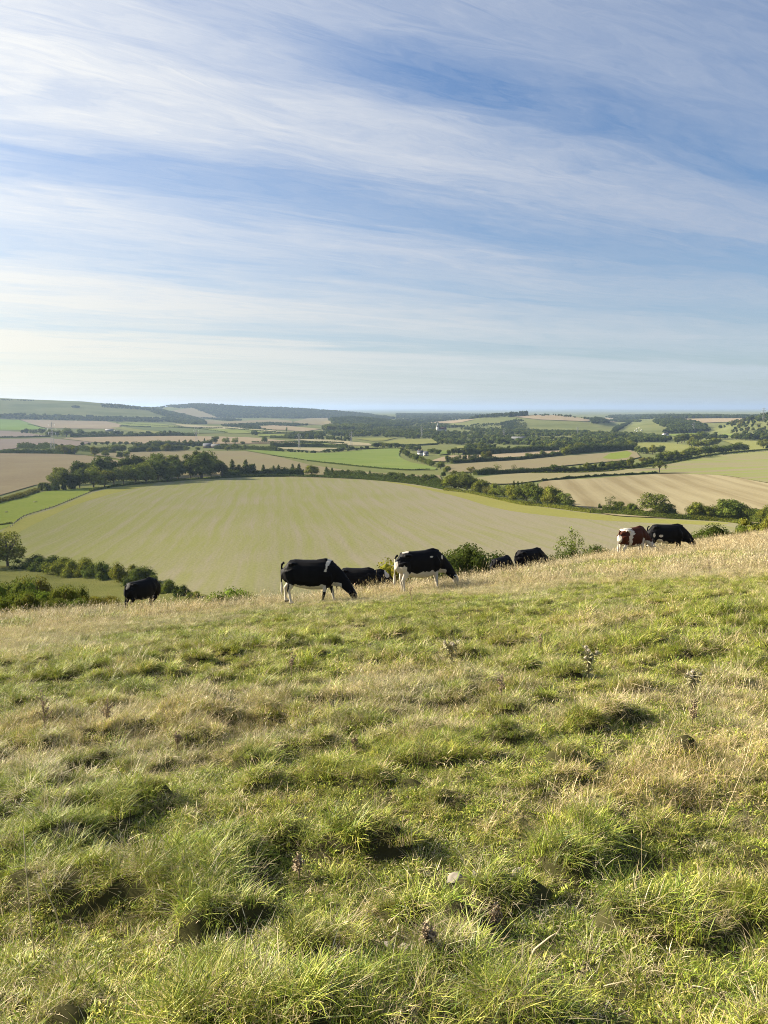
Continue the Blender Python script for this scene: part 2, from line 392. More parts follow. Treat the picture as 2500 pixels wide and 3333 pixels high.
FIELDS = [
 ('main', [(-160,1800),(-150,1750),(30,1718),(76,1684),(179,1651),(293,1605),(325,1594),(434,1578),(597,1565),(760,1557),(900,1554),(1017,1556),(1180,1563),(1315,1574),(1397,1587),(1445,1596),(1532,1606),(1614,1625),(1700,1643),(1763,1650),(1925,1671),(2142,1688),(2360,1701),(2445,1712),(2450,1735),(2200,1800),(1900,1850),(1500,1900),(1000,1960),(700,1965),(560,1935),(380,1890),(200,1850),(60,1815)], 'large domed field of drilled brown soil flushed with yellow green', 1),
 ('margin', [(1250,1568),(1322,1577),(1397,1590),(1445,1599),(1532,1609),(1614,1628),(1763,1653),(1925,1674),(2142,1691),(2360,1704),(2320,1711),(2100,1704),(1900,1692),(1700,1671),(1600,1652),(1500,1622),(1400,1598),(1320,1582)], 'yellow green headland strip along the tree lined edge of the domed field', 1),
 ('margin', [(5,1735),(76,1690),(179,1657),(293,1611),(360,1592),(470,1577),(500,1580),(380,1606),(250,1645),(120,1705),(40,1745)], 'yellow green headland strip beside the wire fence of the domed field', 1),
 ('meadow', [(-200,1800),(-200,1700),(-100,1668),(0,1638),(108,1611),(163,1600),(298,1588),(325,1590),(293,1603),(179,1649),(76,1682),(28,1716),(-100,1765)], 'bright green meadow strip below the dark wood', 1),
 ('plough', [(-300,1478),(0,1477),(190,1479),(280,1484),(455,1512),(430,1545),(200,1572),(117,1580),(0,1614),(-300,1690)], 'bare brown plough field beside the dark wood', 0),
 ('tan', [(290,1479),(480,1471),(620,1468),(800,1470),(905,1488),(1010,1515),(1120,1531),(1300,1547),(1430,1548),(1440,1566),(1250,1566),(900,1552),(700,1555),(455,1562),(450,1510),(360,1490)], 'tan soil field behind the dark wood and conifer row', 0),
 ('meadow', [(560,1570),(600,1560),(760,1549),(900,1545),(1017,1547),(1150,1556),(1160,1561),(1017,1553),(900,1550.5),(760,1553.5),(610,1562)], 'thin green grass strip behind the far hedge of the domed field', 1),
 ('bright', [(800,1466),(900,1470),(1033,1476),(1111,1473),(1201,1464),(1304,1462),(1299,1478),(1303,1489),(1337,1506),(1400,1519),(1420,1530),(1322,1530),(1231,1524),(1111,1512),(1000,1499),(900,1484)], 'bright green crop field curving round the farmhouse trees', 1),
 ('pink', [(190,1427),(350,1423),(560,1420),(800,1424),(960,1438),(960,1444),(700,1446),(560,1450),(400,1444),(300,1440)], 'long pinkish stubble field before the barn trees', 0),
 ('grey', [(-300,1436),(0,1431),(163,1428),(300,1441),(250,1453),(60,1460),(0,1466),(-300,1476)], 'grey mauve plough field under the big pylon', 0),
 ('grey', [(-300,1404),(0,1403),(70,1408),(160,1421),(100,1424),(0,1424),(-300,1428)], 'small grey mauve field beside the bright green corner', 0),
 ('farbright', [(-300,1370),(0,1366),(60,1368),(100,1380),(150,1398),(60,1401),(0,1400),(-300,1402)], 'bright green field corner at the foot of the long down', 0),
 ('pink', [(66,1367),(347,1373),(400,1384),(377,1397),(241,1396),(145,1393),(100,1380)], 'broad pinkish field at the foot of the long down', 0),
 ('green', [(380,1377),(450,1376),(520,1380),(590,1391),(480,1391),(400,1386)], 'green wedge of pasture below the dark spur of wood', 0),
 ('pale', [(560,1380),(650,1386),(780,1393),(890,1402),(930,1408),(860,1404),(720,1397),(600,1390)], 'pale wheat strip running past the green wedges', 0),
 ('dull', [(400,1392),(560,1393),(680,1400),(735,1410),(600,1412),(480,1401)], 'dull green strip field before the pale wheat strip', 0),
 ('olive', [(360,1393),(400,1392),(470,1401),(580,1412),(520,1414),(420,1404)], 'narrow olive pasture beside the dull green strip', 0),
 ('green', [(655,1396),(730,1397),(800,1405),(818,1412),(760,1413),(700,1404)], 'light green paddock beyond the small pylon', 0),
 ('green', [(735,1396),(800,1398),(900,1407),(950,1410),(860,1412),(820,1408)], 'yellow green paddock next to the light green paddock', 0),
 ('green', [(840,1413),(950,1416),(1000,1418),(950,1422),(840,1422)], 'thin green strip behind the square dark copse', 0),
 ('pale', [(945,1431),(1030,1430),(1120,1437),(1200,1444),(1215,1452),(1150,1452),(1040,1440)], 'pale yellow strip field in the middle of the valley', 0),
 ('green', [(880,1444),(960,1443),(1060,1445),(1130,1451),(1050,1453),(900,1450)], 'green strip field below the pale yellow strip', 0),
 ('pale', [(910,1458),(1000,1459),(1110,1461),(1060,1466),(1040,1472),(985,1467),(920,1463)], 'pale field between two dark hedges above the bright crop', 0),
 ('olive', [(1245,1440),(1300,1432),(1400,1430),(1425,1435),(1424,1446),(1350,1450),(1270,1448)], 'mustard olive field in front of the village trees', 0),
 ('olive', [(1150,1428),(1270,1427),(1300,1424),(1250,1436),(1210,1437)], 'small olive field behind the mustard olive field', 0),
 ('pink', [(1368,1381),(1430,1373),(1510,1366),(1545,1366),(1500,1376),(1430,1381)], 'pink field on the shoulder left of the round down', 0),
 ('pink', [(1675,1358),(1740,1352),(1800,1352),(1860,1357),(1925,1367),(1915,1373),(1840,1370),(1760,1367)], 'pinkish brown field on the flat top of the round down', 0),
 ('pink', [(1948,1360),(1990,1362),(2028,1369),(1995,1375),(1978,1374)], 'small pink field at the head of the dry valley', 0),
 ('pink', [(2200,1365),(2350,1362.5),(2462,1363),(2440,1369),(2399,1374),(2268,1378),(2222,1371)], 'long pink plateau field below the wooded skyline', 0),
 ('wheat', [(1540,1564),(1600,1551),(1730,1542),(1900,1539),(2000,1533),(2060,1527),(2110,1530),(2130,1540),(1936,1551),(1763,1566),(1680,1576),(1600,1577)], 'pale stubble field in front of the low dark hedge', 1),
 ('lane', [(2060,1530),(2169,1513),(2321,1486),(2500,1469),(2800,1448),(2800,1605),(2500,1574),(2375,1553),(2294,1548),(2150,1542),(2100,1540)], 'sloping grey green field behind the lone oak', 1),
 ('stripe', [(1763,1572),(1936,1560),(2142,1546),(2289,1548),(2375,1554),(2500,1576),(2800,1622),(2800,1760),(2450,1706),(2200,1692),(2000,1682),(1900,1658),(1820,1633),(1763,1605)], 'striped tan and straw stubble field below the lone oak', 1),
 ('tan', [(1440,1516),(1560,1508),(1700,1500),(1850,1485),(1990,1475),(2050,1467),(2072,1475),(2085,1490),(2040,1500),(1900,1512),(1750,1527),(1600,1537),(1460,1540)], 'buff field between the two dark hedgerows', 0),
 ('meadow', [(1960,1494),(1985,1478),(2040,1470),(2058,1477),(2045,1492),(2000,1498)], 'green patch of new growth in the buff field', 0),
 ('pink', [(1400,1503),(1440,1490),(1470,1485),(1600,1482),(1730,1472),(1825,1466),(1825,1478),(1700,1488),(1560,1497),(1470,1505)], 'pinkish strip field behind the ivy clad hedgerow', 0),
 ('bright', [(1432,1470),(1465,1468),(1460,1480),(1425,1483)], 'small green paddock beside the farmhouse', 0),
 ('olive', [(1485,1454),(1550,1453),(1540,1459),(1490,1461)], 'small sunlit paddock in front of the village trees', 0),
 ('olive', [(2060,1448),(2100,1443),(2200,1446),(2285,1459),(2280,1478),(2160,1472),(2070,1468)], 'olive pasture in front of the mixed copse', 0),
 ('olive', [(2350,1435),(2500,1437),(2750,1432),(2750,1450),(2500,1463),(2436,1467),(2400,1452)], 'sunny olive pasture by the tree with a bushy foot', 0),
 ('bright', [(2170,1416),(2280,1411),(2275,1418),(2190,1421)], 'thin green strip below the pylon wood', 0),
 ('bright', [(2350,1413),(2390,1414),(2385,1421),(2360,1419)], 'tiny green gap between the woods', 0),
 ('tan', [(546,1341),(590,1333),(631,1328),(667,1343),(712,1361),(646,1360),(577,1350)], 'pale field notched into the wooded hill', 0),
 ('tan', [(667,1367),(739,1374),(830,1369),(896,1366),(950,1371),(950,1381),(781,1382),(676,1381)], 'dusky field at the foot of the wooded hill', 0),
 ('pink', [(833,1390),(893,1385),(950,1389),(1045,1398),(990,1406),(930,1402),(870,1399)], 'pinkish field with the single poplar', 0),
 ('tan', [(1000,1363),(1120,1359),(1070,1371),(1090,1386),(1000,1383),(950,1376)], 'tan slope beside the dark hanger wood', 0),
 ('wheat', [(1715,1438),(1740,1435),(1820,1441),(1800,1447),(1730,1445)], 'pale field beside the grey barn', 0),
 ('pasture', [(-300,1840),(0,1850),(150,1866),(300,1888),(480,1913),(640,1943),(720,1970),(560,2000),(400,2040),(0,2040),(-300,2010)], 'grazed green pasture slope between brambles and hedge', 1),
]
for mat, pts, label, sm in FIELDS:
    drape('field', pts, M[mat], label, bool(sm), dmin=(52.0 if mat == 'pasture' else 100.0), step=9 if sm else 7)
# ------------------------------------------------------------------ foliage
def leaf_mat(name, base, stuff=False, trans=.35):
    m, t, out = material(name)
    if stuff:
        a = t.new('ShaderNodeAttribute', attribute_type='INSTANCER', attribute_name='tint'); col = a.outputs['Color']
    else:
        col = t.new('ShaderNodeObjectInfo').outputs['Color']
    g = t.new('ShaderNodeNewGeometry').outputs['Random Per Island']
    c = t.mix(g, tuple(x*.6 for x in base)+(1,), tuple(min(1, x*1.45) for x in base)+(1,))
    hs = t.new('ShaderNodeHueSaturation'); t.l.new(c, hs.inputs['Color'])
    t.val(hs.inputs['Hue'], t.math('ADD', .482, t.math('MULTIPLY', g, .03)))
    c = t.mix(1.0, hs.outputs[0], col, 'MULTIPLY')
    d = t.new('ShaderNodeBsdfDiffuse'); tr = t.new('ShaderNodeBsdfTranslucent'); mx = t.new('ShaderNodeMixShader')
    t.l.new(c, d.inputs[0]); t.l.new(t.mix(.5, c, (*[x*1.6 for x in base], 1)), tr.inputs[0]); mx.inputs[0].default_value = trans
    t.l.new(d.outputs[0], mx.inputs[1]); t.l.new(tr.outputs[0], mx.inputs[2]); t.l.new(mx.outputs[0], out.inputs[0]); return m
LEAF = leaf_mat('leaves', (.118, .138, .028), trans=.28)
LEAFS = leaf_mat('leaves_far', (.088, .108, .027), True, .25)
BARK = plain('bark', (.09, .075, .055), .95, .4, 4)

def ico(sub=2):
    bm = bmesh.new(); bmesh.ops.create_icosphere(bm, subdivisions=sub, radius=1)
    V = np.array([v.co for v in bm.verts]); T = np.array([[v.index for v in f.verts] for f in bm.faces]); bm.free(); return V, T
ICO1, ICO2 = ico(1), ico(2)
def leaf_cloud(lobes, n, size, rg, up=.15, keep_in=.2, squash=None, shell=(.72, 1.06), droop=0.0):
    """irregular leaf quads scattered on and in overlapping lobes: returns V, Q"""
    C = np.array([l[0] for l in lobes], float); Rd = np.array([l[1] if hasattr(l[1], '__len__') else (l[1],)*3 for l in lobes], float)
    w = (Rd.mean(1)**2); k = rg.choice(len(C), n, p=w/w.sum())
    d = rg.normal(size=(n, 3)); d[:, 2] += up; d /= np.linalg.norm(d, axis=1)[:, None]
    rad = rg.uniform(shell[0], shell[1], n)
    P = C[k]+d*Rd[k]*rad[:, None]
    inside = np.zeros(n)
    for c, r in zip(C, Rd):
        inside = np.maximum(inside, (np.linalg.norm((P-c)/r, axis=1) < .62).astype(float))
    ok = (inside < .5) | (rg.random(n) < keep_in)
    P = P[ok]; d = d[ok]; n = len(P)
    nr = d*.75+rg.normal(size=(n, 3))*.55; nr[:, 2] += .25; nr /= np.linalg.norm(nr, axis=1)[:, None]
    a = np.cross(nr, rg.normal(size=(n, 3))); a /= np.linalg.norm(a, axis=1)[:, None]+1e-9; b = np.cross(nr, a)
    s = size*rg.uniform(.55, 1.35, n)[:, None]; e = rg.uniform(.55, 1.0, n)[:, None]
    V = np.stack([P-a*s, P-b*s*e*.8+nr*s*.15, P+a*s, P+b*s*e*.8-nr*s*.1], 1).reshape(-1, 3)
    return V, np.arange(n*4).reshape(-1, 4)
def core_mesh(lobes, f, rg, sub=ICO1):
    V = []; T = []; o = 0
    for c, r in lobes:
        r = np.array(r if hasattr(r, '__len__') else (r,)*3)
        v = sub[0]*r*f*rg.uniform(.86, 1.1, (len(sub[0]), 1))+np.array(c); V.append(v); T.append(sub[1]+o); o += len(v)
    return np.concatenate(V), np.concatenate(T)
def crown_mesh(name, lobes, n, size, seed, core=.66, **kw):
    rg = np.random.default_rng(seed)
    V, Q = leaf_cloud(lobes, n, size, rg, **kw)
    if core:
        cv, ct = core_mesh(lobes, core, rg); ct = ct+len(V); V = np.vstack([V, cv])
        return mesh_np(name, V, [Q, ct])
    return mesh_np(name, V, [Q])
def lobes_round(seed, h=1.0, w=.8, base=.18, n=9, lump=.3):
    """crown of a broadleaf tree of height h and width w"""
    rg = np.random.default_rng(seed); L = []
    zc = (base+h)/2; rz = (h-base)/2
    L.append(((0, 0, zc), (w*.33, w*.33, rz*.78)))
    for i in range(n):
        a = 2*math.pi*(i/n)+rg.uniform(-.4, .4); v = rg.uniform(-.75, .85)
        rr = math.sqrt(max(.05, 1-v*v))
        r = lump*w*rg.uniform(.55, 1.05)*.62
        L.append(((math.cos(a)*(w/2-r*.9)*rr, math.sin(a)*(w/2-r*.9)*rr, zc+v*(rz-r*.7)), (r, r, r*.88)))
    return L
def trunk_mb(h, base, w, seed, r=.03, limbs=5, lean=0):
    rg = np.random.default_rng(seed); b = MB()
    b.tube([(0,0,-.03*h),(0,0,base*.5),(lean*.3,.005,base),(lean*.6,0,base+(h-base)*.35),(lean,.01,base+(h-base)*.62)], [r*1.35,r,r*.85,r*.55,r*.2], 7)
    for i in range(limbs):
        a = 2*math.pi*i/limbs+rg.uniform(-.5,.5); z0 = base*rg.uniform(.75,1.25); z1 = base+(h-base)*rg.uniform(.35,.75); q = w*rg.uniform(.25,.40)
        b.tube([(0,0,z0),(math.cos(a)*q*.5,math.sin(a)*q*.5,z0+(z1-z0)*.55),(math.cos(a)*q,math.sin(a)*q,z1)], [r*.6,r*.38,r*.12], 5)
    return b
# unit-height tree kinds: (crown mesh, trunk mesh, width)
KIND = {}
def kind(k, lobes, n, size, seed, base, w, core=.66, r=.03, limbs=5, lean=0, **kw):
    KIND[k] = (crown_mesh('crown_'+k, lobes, n, size, seed, core, **kw), trunk_mb(1, base, w, seed, r, limbs, lean).mesh('trunk_'+k, True), w)
for i in range(4): kind('round%d' % i, lobes_round(40+i, 1, .98, .03+.02*i, 13, .40), 2900, .027, 60+i, .2, .9)
for i in range(3): kind('tall%d' % i, lobes_round(50+i, 1, .66, .03+.02*i, 14, .42), 2600, .025, 70+i, .2, .6)
for i in range(2): kind('open%d' % i, lobes_round(80+i, 1, .95, .14, 18, .29), 3600, .025, 90+i, .34, .85, core=0, r=.03, limbs=8, keep_in=.5, shell=(.4, 1.08))
kind('sparse', lobes_round(95, 1, .72, .15, 13, .22), 900, .017, 97, .3, .75, core=0, r=.02, limbs=9, keep_in=.9, shell=(.2, 1.05))
kind('airy', lobes_round(96, 1, .8, .2, 15, .24), 1500, .016, 99, .3, .75, core=0, r=.016, limbs=9, keep_in=.9, shell=(.25, 1.08))
kind('oak', [((-.42,0,.66),.17),((-.2,.1,.8),.19),((.08,-.05,.9),.17),((.3,.05,.78),.2),((.48,0,.62),.15),((.1,.15,.6),.15),((-.1,-.2,.62),.14),((.52,0,.44),.09),((-.5,.05,.5),.1)], 1500, .024, 98, .42, 1.0, core=.5, r=.04, limbs=8, keep_in=.4)
def lobes_cone(seed, w=.5):
    rg = np.random.default_rng(seed); L = [((0, 0, .5), (w*.16, w*.16, .42))]
    for i in range(20):
        z = .1+.82*i/19; a = i*2.4; q = w*.5*(1-.80*((z-.1)/.9)**1.1)*rg.uniform(.75, 1.1)
        L.append(((math.cos(a)*q*.5, math.sin(a)*q*.5, z), (q*.58, q*.58, .085)))
    return L
for i in range(2): kind('cone%d' % i, lobes_cone(100+i, .56), 1900, .022, 110+i, .12, .3, core=.6, r=.022, limbs=0, up=-.1)
kind('poplar', lobes_round(120, 1, .3, .06, 10, .5), 1500, .02, 121, .15, .28)
def lobes_bush(seed, n=17, flat=.62):
    rg = np.random.default_rng(seed); L = [((0, 0, .30), (.52, .48, .42))]
    for i in range(n):
        a = rg.uniform(0, 6.28); q = rg.uniform(.15, .62); r = rg.uniform(.17, .32)
        L.append(((math.cos(a)*q*1.15, math.sin(a)*q, max(r*.4, (1.0-.75*q*q)*rg.uniform(.35, .98)-r*.5)), (r*rg.uniform(.8,1.2), r, r*rg.uniform(.75,1.1))))
    return L
for i in range(4): kind('bush%d' % i, lobes_bush(130+i), 6500, .023, 140+i, .2, 1.2, core=.70, r=.03, limbs=4)

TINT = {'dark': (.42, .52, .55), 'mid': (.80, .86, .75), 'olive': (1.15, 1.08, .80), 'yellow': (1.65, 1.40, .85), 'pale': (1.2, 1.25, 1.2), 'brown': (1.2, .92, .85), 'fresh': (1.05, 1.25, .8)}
TREES = []
def tree(px, py, hpx, kd, tint='mid', label=None, cat='tree', group=None, name='broadleaf_tree', wf=1.0, parts=True, dmin=85, at=None):
    P = np.array(at) if at is not None else cast(px, py, dmin)[0]
    D = math.hypot(P[0], P[1]); dep = P[1]*CP-P[2]*SP
    h = hpx*dep/F
    if kd not in KIND: kd = kd+str(random.randrange(sum(1 for k in KIND if k[:-1] == kd)))
    cm, tm, w = KIND[kd]
    rg = random.Random(int(px*7+py*13))
    tc = TINT[tint] if isinstance(tint, str) else tint
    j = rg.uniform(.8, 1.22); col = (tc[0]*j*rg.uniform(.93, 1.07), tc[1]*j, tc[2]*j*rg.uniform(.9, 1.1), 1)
    sx = h*wf*rg.uniform(.93, 1.08); rz = rg.uniform(0, 6.28)
    if kd == 'oak': rz = .1
    root = empty(name, (P[0], P[1], P[2]-.02*h), rz, (sx, sx*rg.uniform(.92, 1.08), h))
    c = put('crown', cm, LEAF, root); c.color = col
    tk = put('trunk', tm, BARK, root); tk.color = col
    tag(root, label, cat, group)
    TREES.append(root); return root

ORD = ['first','second','third','fourth','fifth','sixth','seventh','eighth','ninth','tenth','eleventh','twelfth','thirteenth','fourteenth','fifteenth','sixteenth']
def tword(kd, tint):
    a = {'dark': 'dark', 'mid': 'green', 'olive': 'olive', 'yellow': 'yellowish', 'pale': 'pale', 'brown': 'brownish', 'fresh': 'fresh green'}[tint]
    b = {'round': 'round', 'tall': 'tall', 'open0': 'loose', 'open': 'loose', 'sparse': 'thin', 'cone': 'pointed', 'bush': 'bushy', 'poplar': 'columnar'}[kd.rstrip('0123')]
    return a, b
FARREQ = []
def belt(pts, n, h0, h1, kinds, tints, where, start, group, wf=1.15, jy=2.0, share=False, name='broadleaf_tree', noun='tree'):
    """a row of trees along a pixel polyline; each told apart by its place counted from a landmark"""
    q = np.array(pts, float); L = np.concatenate([[0], np.cumsum(np.hypot(*np.diff(q, axis=0).T))])
    rg = random.Random(int(pts[0][0]*31+pts[0][1]+n))
    for i in range(n):
        s = L[-1]*min(1, max(0, (i+.5+rg.uniform(-.28, .28))/n)); x = np.interp(s, L, q[:, 0]); y = np.interp(s, L, q[:, 1])+rg.uniform(-jy, jy*.3)
        kd = rg.choice(kinds); tn = rg.choice(tints); a, b = tword(kd, tn)
        if h1 <= 21: FARREQ.append((x, y, rg.uniform(h0, h1), tn, kd, wf*rg.uniform(.85, 1.2))); continue
        if share or n > 16: lab = f'{noun} growing {where}'
        else: lab = f'{a} {b} {noun} {where}, {ORD[i]} from {start}' if n > 1 else f'{a} {b} {noun} {where}'
        tree(x, y, rg.uniform(h0, h1), kd, tn, lab, 'tree', group, name, wf*rg.uniform(.85, 1.2))

# dark wood behind the domed field
GW = 'trees of the dark wood behind the domed field'
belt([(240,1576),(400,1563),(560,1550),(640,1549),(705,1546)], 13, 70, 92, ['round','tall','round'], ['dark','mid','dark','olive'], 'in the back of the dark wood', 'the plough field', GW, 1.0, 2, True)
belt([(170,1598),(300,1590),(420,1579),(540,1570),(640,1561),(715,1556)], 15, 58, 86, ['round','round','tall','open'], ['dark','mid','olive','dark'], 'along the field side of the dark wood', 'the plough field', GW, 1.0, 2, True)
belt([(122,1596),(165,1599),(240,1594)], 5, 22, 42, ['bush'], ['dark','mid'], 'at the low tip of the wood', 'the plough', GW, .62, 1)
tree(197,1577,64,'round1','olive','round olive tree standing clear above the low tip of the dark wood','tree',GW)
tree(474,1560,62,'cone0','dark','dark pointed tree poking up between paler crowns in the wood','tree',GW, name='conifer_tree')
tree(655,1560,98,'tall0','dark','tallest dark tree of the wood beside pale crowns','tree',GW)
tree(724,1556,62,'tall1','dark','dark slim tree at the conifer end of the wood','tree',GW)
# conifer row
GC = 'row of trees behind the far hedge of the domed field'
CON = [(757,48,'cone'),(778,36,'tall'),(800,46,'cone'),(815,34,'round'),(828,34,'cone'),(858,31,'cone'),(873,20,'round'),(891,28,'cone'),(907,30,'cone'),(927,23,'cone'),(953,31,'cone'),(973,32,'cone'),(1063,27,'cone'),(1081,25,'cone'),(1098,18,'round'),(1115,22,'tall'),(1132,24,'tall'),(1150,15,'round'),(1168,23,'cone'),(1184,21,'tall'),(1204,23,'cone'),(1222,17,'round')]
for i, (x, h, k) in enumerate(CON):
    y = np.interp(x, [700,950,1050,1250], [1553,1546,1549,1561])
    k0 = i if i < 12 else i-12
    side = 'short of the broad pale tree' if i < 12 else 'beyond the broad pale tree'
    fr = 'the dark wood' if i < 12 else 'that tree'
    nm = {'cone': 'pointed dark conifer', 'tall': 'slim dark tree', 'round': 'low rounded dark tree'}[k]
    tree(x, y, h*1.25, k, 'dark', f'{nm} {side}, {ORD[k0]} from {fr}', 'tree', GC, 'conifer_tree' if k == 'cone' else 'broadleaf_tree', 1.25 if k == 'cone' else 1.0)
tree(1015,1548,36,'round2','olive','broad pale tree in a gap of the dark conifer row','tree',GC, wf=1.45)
belt([(1252,1566),(1330,1574),(1420,1580)], 10, 30, 38, ['round','tall'], ['dark'], 'behind the farm roofs', 'the conifers', 'dark trees behind the farm roofs', 1.1, 1)
# right edge of the domed field
GR = 'big trees along the lit edge of the domed field'
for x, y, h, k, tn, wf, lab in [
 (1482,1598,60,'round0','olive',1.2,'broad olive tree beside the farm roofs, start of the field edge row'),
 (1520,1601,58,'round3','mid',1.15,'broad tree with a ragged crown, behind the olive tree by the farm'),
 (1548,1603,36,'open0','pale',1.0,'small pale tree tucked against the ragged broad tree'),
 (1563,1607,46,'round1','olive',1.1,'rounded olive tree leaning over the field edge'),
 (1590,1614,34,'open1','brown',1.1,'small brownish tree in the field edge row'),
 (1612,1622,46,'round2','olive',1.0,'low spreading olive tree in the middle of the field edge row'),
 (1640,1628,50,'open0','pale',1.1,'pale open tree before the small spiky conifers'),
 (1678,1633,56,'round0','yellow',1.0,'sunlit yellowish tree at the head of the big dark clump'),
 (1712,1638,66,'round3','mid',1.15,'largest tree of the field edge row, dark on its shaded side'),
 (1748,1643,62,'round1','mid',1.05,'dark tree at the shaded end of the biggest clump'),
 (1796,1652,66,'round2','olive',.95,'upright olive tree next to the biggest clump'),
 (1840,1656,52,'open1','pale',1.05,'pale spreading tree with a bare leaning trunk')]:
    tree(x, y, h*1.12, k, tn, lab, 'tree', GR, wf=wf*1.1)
for i in range(7): tree(1672+i*13, 1596+i*1.5, 34, 'cone', 'dark', f'small spiky dark conifer behind the biggest clump, {ORD[i]} from the farm side', 'tree', 'spiky conifers behind the field edge trees', 'conifer_tree', .9)
for x, y, h, k, tn, lab in [(1434,1527,30,'round0','mid','round tree at the corner of the bright crop field'),(1455,1541,28,'round1','olive','olive tree between the bright crop field and the farm clump'),(1478,1552,24,'open0','olive','loose tree in front of the buff field corner'),(1443,1553,20,'round2','dark','dark low tree squeezed behind the farm clump'),(1465,1575,30,'round3','mid','leafy tree just behind the farm roofs'),(1500,1565,34,'open1','pale','pale open tree rising behind the field edge row')]:
    tree(x, y, h, k, tn, lab, 'tree', 'trees around the farm clump')
# near right hedge
GH = 'trees in the near hedge below the striped field'
for x, y, h, k, tn, wf, lab in [
 (1953,1659,22,'bush0','dark',.5,'small dark bush at the end of the near hedge'),
 (1984,1667,64,'sparse','mid',.85,'thin half bare tree with an ivy clad stem in the near hedge'),
 (2012,1665,38,'round1','mid',1.2,'low leafy tree behind the thin half bare tree'),
 (2062,1673,38,'bush1','mid',1.0,'bushy growth joined to the big spreading tree'),
 (2134,1681,84,'open1','mid',1.45,'big spreading tree standing alone in the near hedge'),
 (2178,1683,36,'bush2','dark',1.0,'dark bush tucked under the big spreading tree'),
 (2262,1689,58,'round2','olive',1.2,'olive tree beginning the group at the far end of the near hedge'),
 (2316,1692,56,'round0','olive',1.3,'loose olive tree second in the near hedge group'),
 (2370,1695,80,'round1','pale',1.15,'tallest grey green tree of the near hedge group'),
 (2420,1697,64,'round0','mid',1.4,'broad leafy tree after the tallest one in the near hedge group'),
 (2458,1701,46,'round2','dark',1.4,'dark low tree at the end of the near hedge group'),
 (2496,1712,72,'round3','olive',1.0,'olive tree cut by the frame above the hillside crest'),
 (2560,1722,80,'open0','yellow',1.0,'yellowing tree just beyond the last hedge tree')]:
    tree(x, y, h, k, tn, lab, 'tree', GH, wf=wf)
tree(2146,1541,42,'oak','mid','lone crooked oak at the end of the low dark hedge','tree', name='oak_tree')
# singles on the plough edge
for x, y, h, k, tn, lab in [(193,1477,31,'tall0','olive','first of four trees in a row on the plough edge, beside the pylon foot'),(211,1479,33,'tall1','olive','second tree of the four in a row on the plough edge'),(226,1477,31,'open0','pale','pale third tree of the four in a row on the plough edge'),(244,1479,33,'tall2','olive','last tree of the four in a row on the plough edge'),(309,1486,37,'tall0','olive','tall rounded tree alone on the plough edge'),(344,1489,26,'open1','mid','smaller tree alone after the tall rounded one'),(391,1492,23,'round2','dark','dark tree of the close pair at the tip of the plough field'),(413,1496,31,'tall1','olive','lighter tree of the close pair at the tip of the plough field')]:
    tree(x, y, h, k, tn, lab, 'tree', 'single trees on the edge of the plough field', wf=1.25)
# valley belts, left
belt([(2,1474),(60,1475),(140,1475),(185,1474)], 11, 11, 19, ['round','bush'], ['mid','dark','pale'], 'in the belt behind the plough field', 'the frame edge', 'trees behind the plough field', 1.0, 1.5)
belt([(66,1457),(110,1459),(180,1461),(240,1465),(300,1470)], 13, 12, 20, ['round','tall'], ['dark','mid'], 'below the big pylon', 'the frame edge', 'dark trees below the big pylon', 1.1, 2)
belt([(262,1452),(320,1450),(400,1450),(440,1452)], 9, 9, 15, ['round'], ['dark','mid'], 'between the pylon and the pinkish field', 'the pylon', 'trees between the pylon and the pinkish field', 1.1, 2)
for x, y, h, k, tn, wf, lab in [(377,1473,32,'round0','mid',1.5,'wide domed tree behind the plough field tip'),(398,1472,28,'round1','mid',1.2,'domed tree merging with the wide one behind the plough tip'),(430,1473,18,'round2','dark',1.2,'low dark tree next to the wide domed pair'),(463,1467,22,'round3','dark',1.1,'dark tree between two domed trees in the mid wood'),(486,1472,18,'round0','olive',1.2,'small bright domed tree at the front of the mid wood'),(507,1465,27,'round1','mid',1.1,'grey green domed tree behind the small bright one'),(540,1471,29,'round2','olive',1.35,'big domed tree at the front of the mid wood'),(608,1468,17,'round3','mid',1.5,'low spreading tree by the barns, nearer the mid wood'),(644,1467,15,'round0','mid',1.2,'low tree directly before the long barn'),(730,1460,19,'round1','dark',1.5,'wide dark tree right of the barns'),(741,1467,17,'round2','mid',1.4,'low domed tree in front of the wide dark tree'),(766,1463,22,'tall0','pale',1.3,'pale upright tree beside the hedge right of the barns'),(800,1464,18,'round3','mid',1.4,'broad low tree at the start of the long dark hedge'),(700,1446,30,'tall1','mid',1.3,'tallest pale tree behind the barns'),(736,1447,25,'open0','pale',1.25,'loose pale tree behind the barns on the pinkish field'),(766,1446,24,'open1','pale',1.2,'bare looking tree at the edge of the pinkish field'),(790,1447,12,'round1','mid',1.5,'low round tree at the edge of the pinkish field'),(861,1441,22,'round2','mid',1.05,'lone round tree on the end of the pinkish field'),(930,1447,14,'open0','pale',1.0,'small pale tree on the strip beyond the lone round tree'),(488,1453,18,'round0','pale',1.3,'pale domed tree on the back rim of the mid wood')]:
    tree(x, y, h, k, tn, lab, 'tree', 'domed trees of the mid wood and barns', wf=wf)
belt([(440,1462),(520,1455),(600,1452),(670,1449)], 15, 15, 24, ['round','tall','cone'], ['dark','mid','dark'], 'in the mid wood', 'the plough', 'trees in the mid wood', 1.1, 4)
belt([(560,1464),(600,1460),(640,1456),(690,1455)], 7, 12, 18, ['round'], ['dark','mid'], 'close round the barns', 'the mid wood', 'trees close round the barns', 1.2, 2)
belt([(70,1413),(105,1412),(145,1414)], 7, 14, 21, ['tall','round'], ['mid','dark'], 'in the line left of the big pylon', 'the frame edge', 'trees in the line left of the big pylon', 1.0, 1)
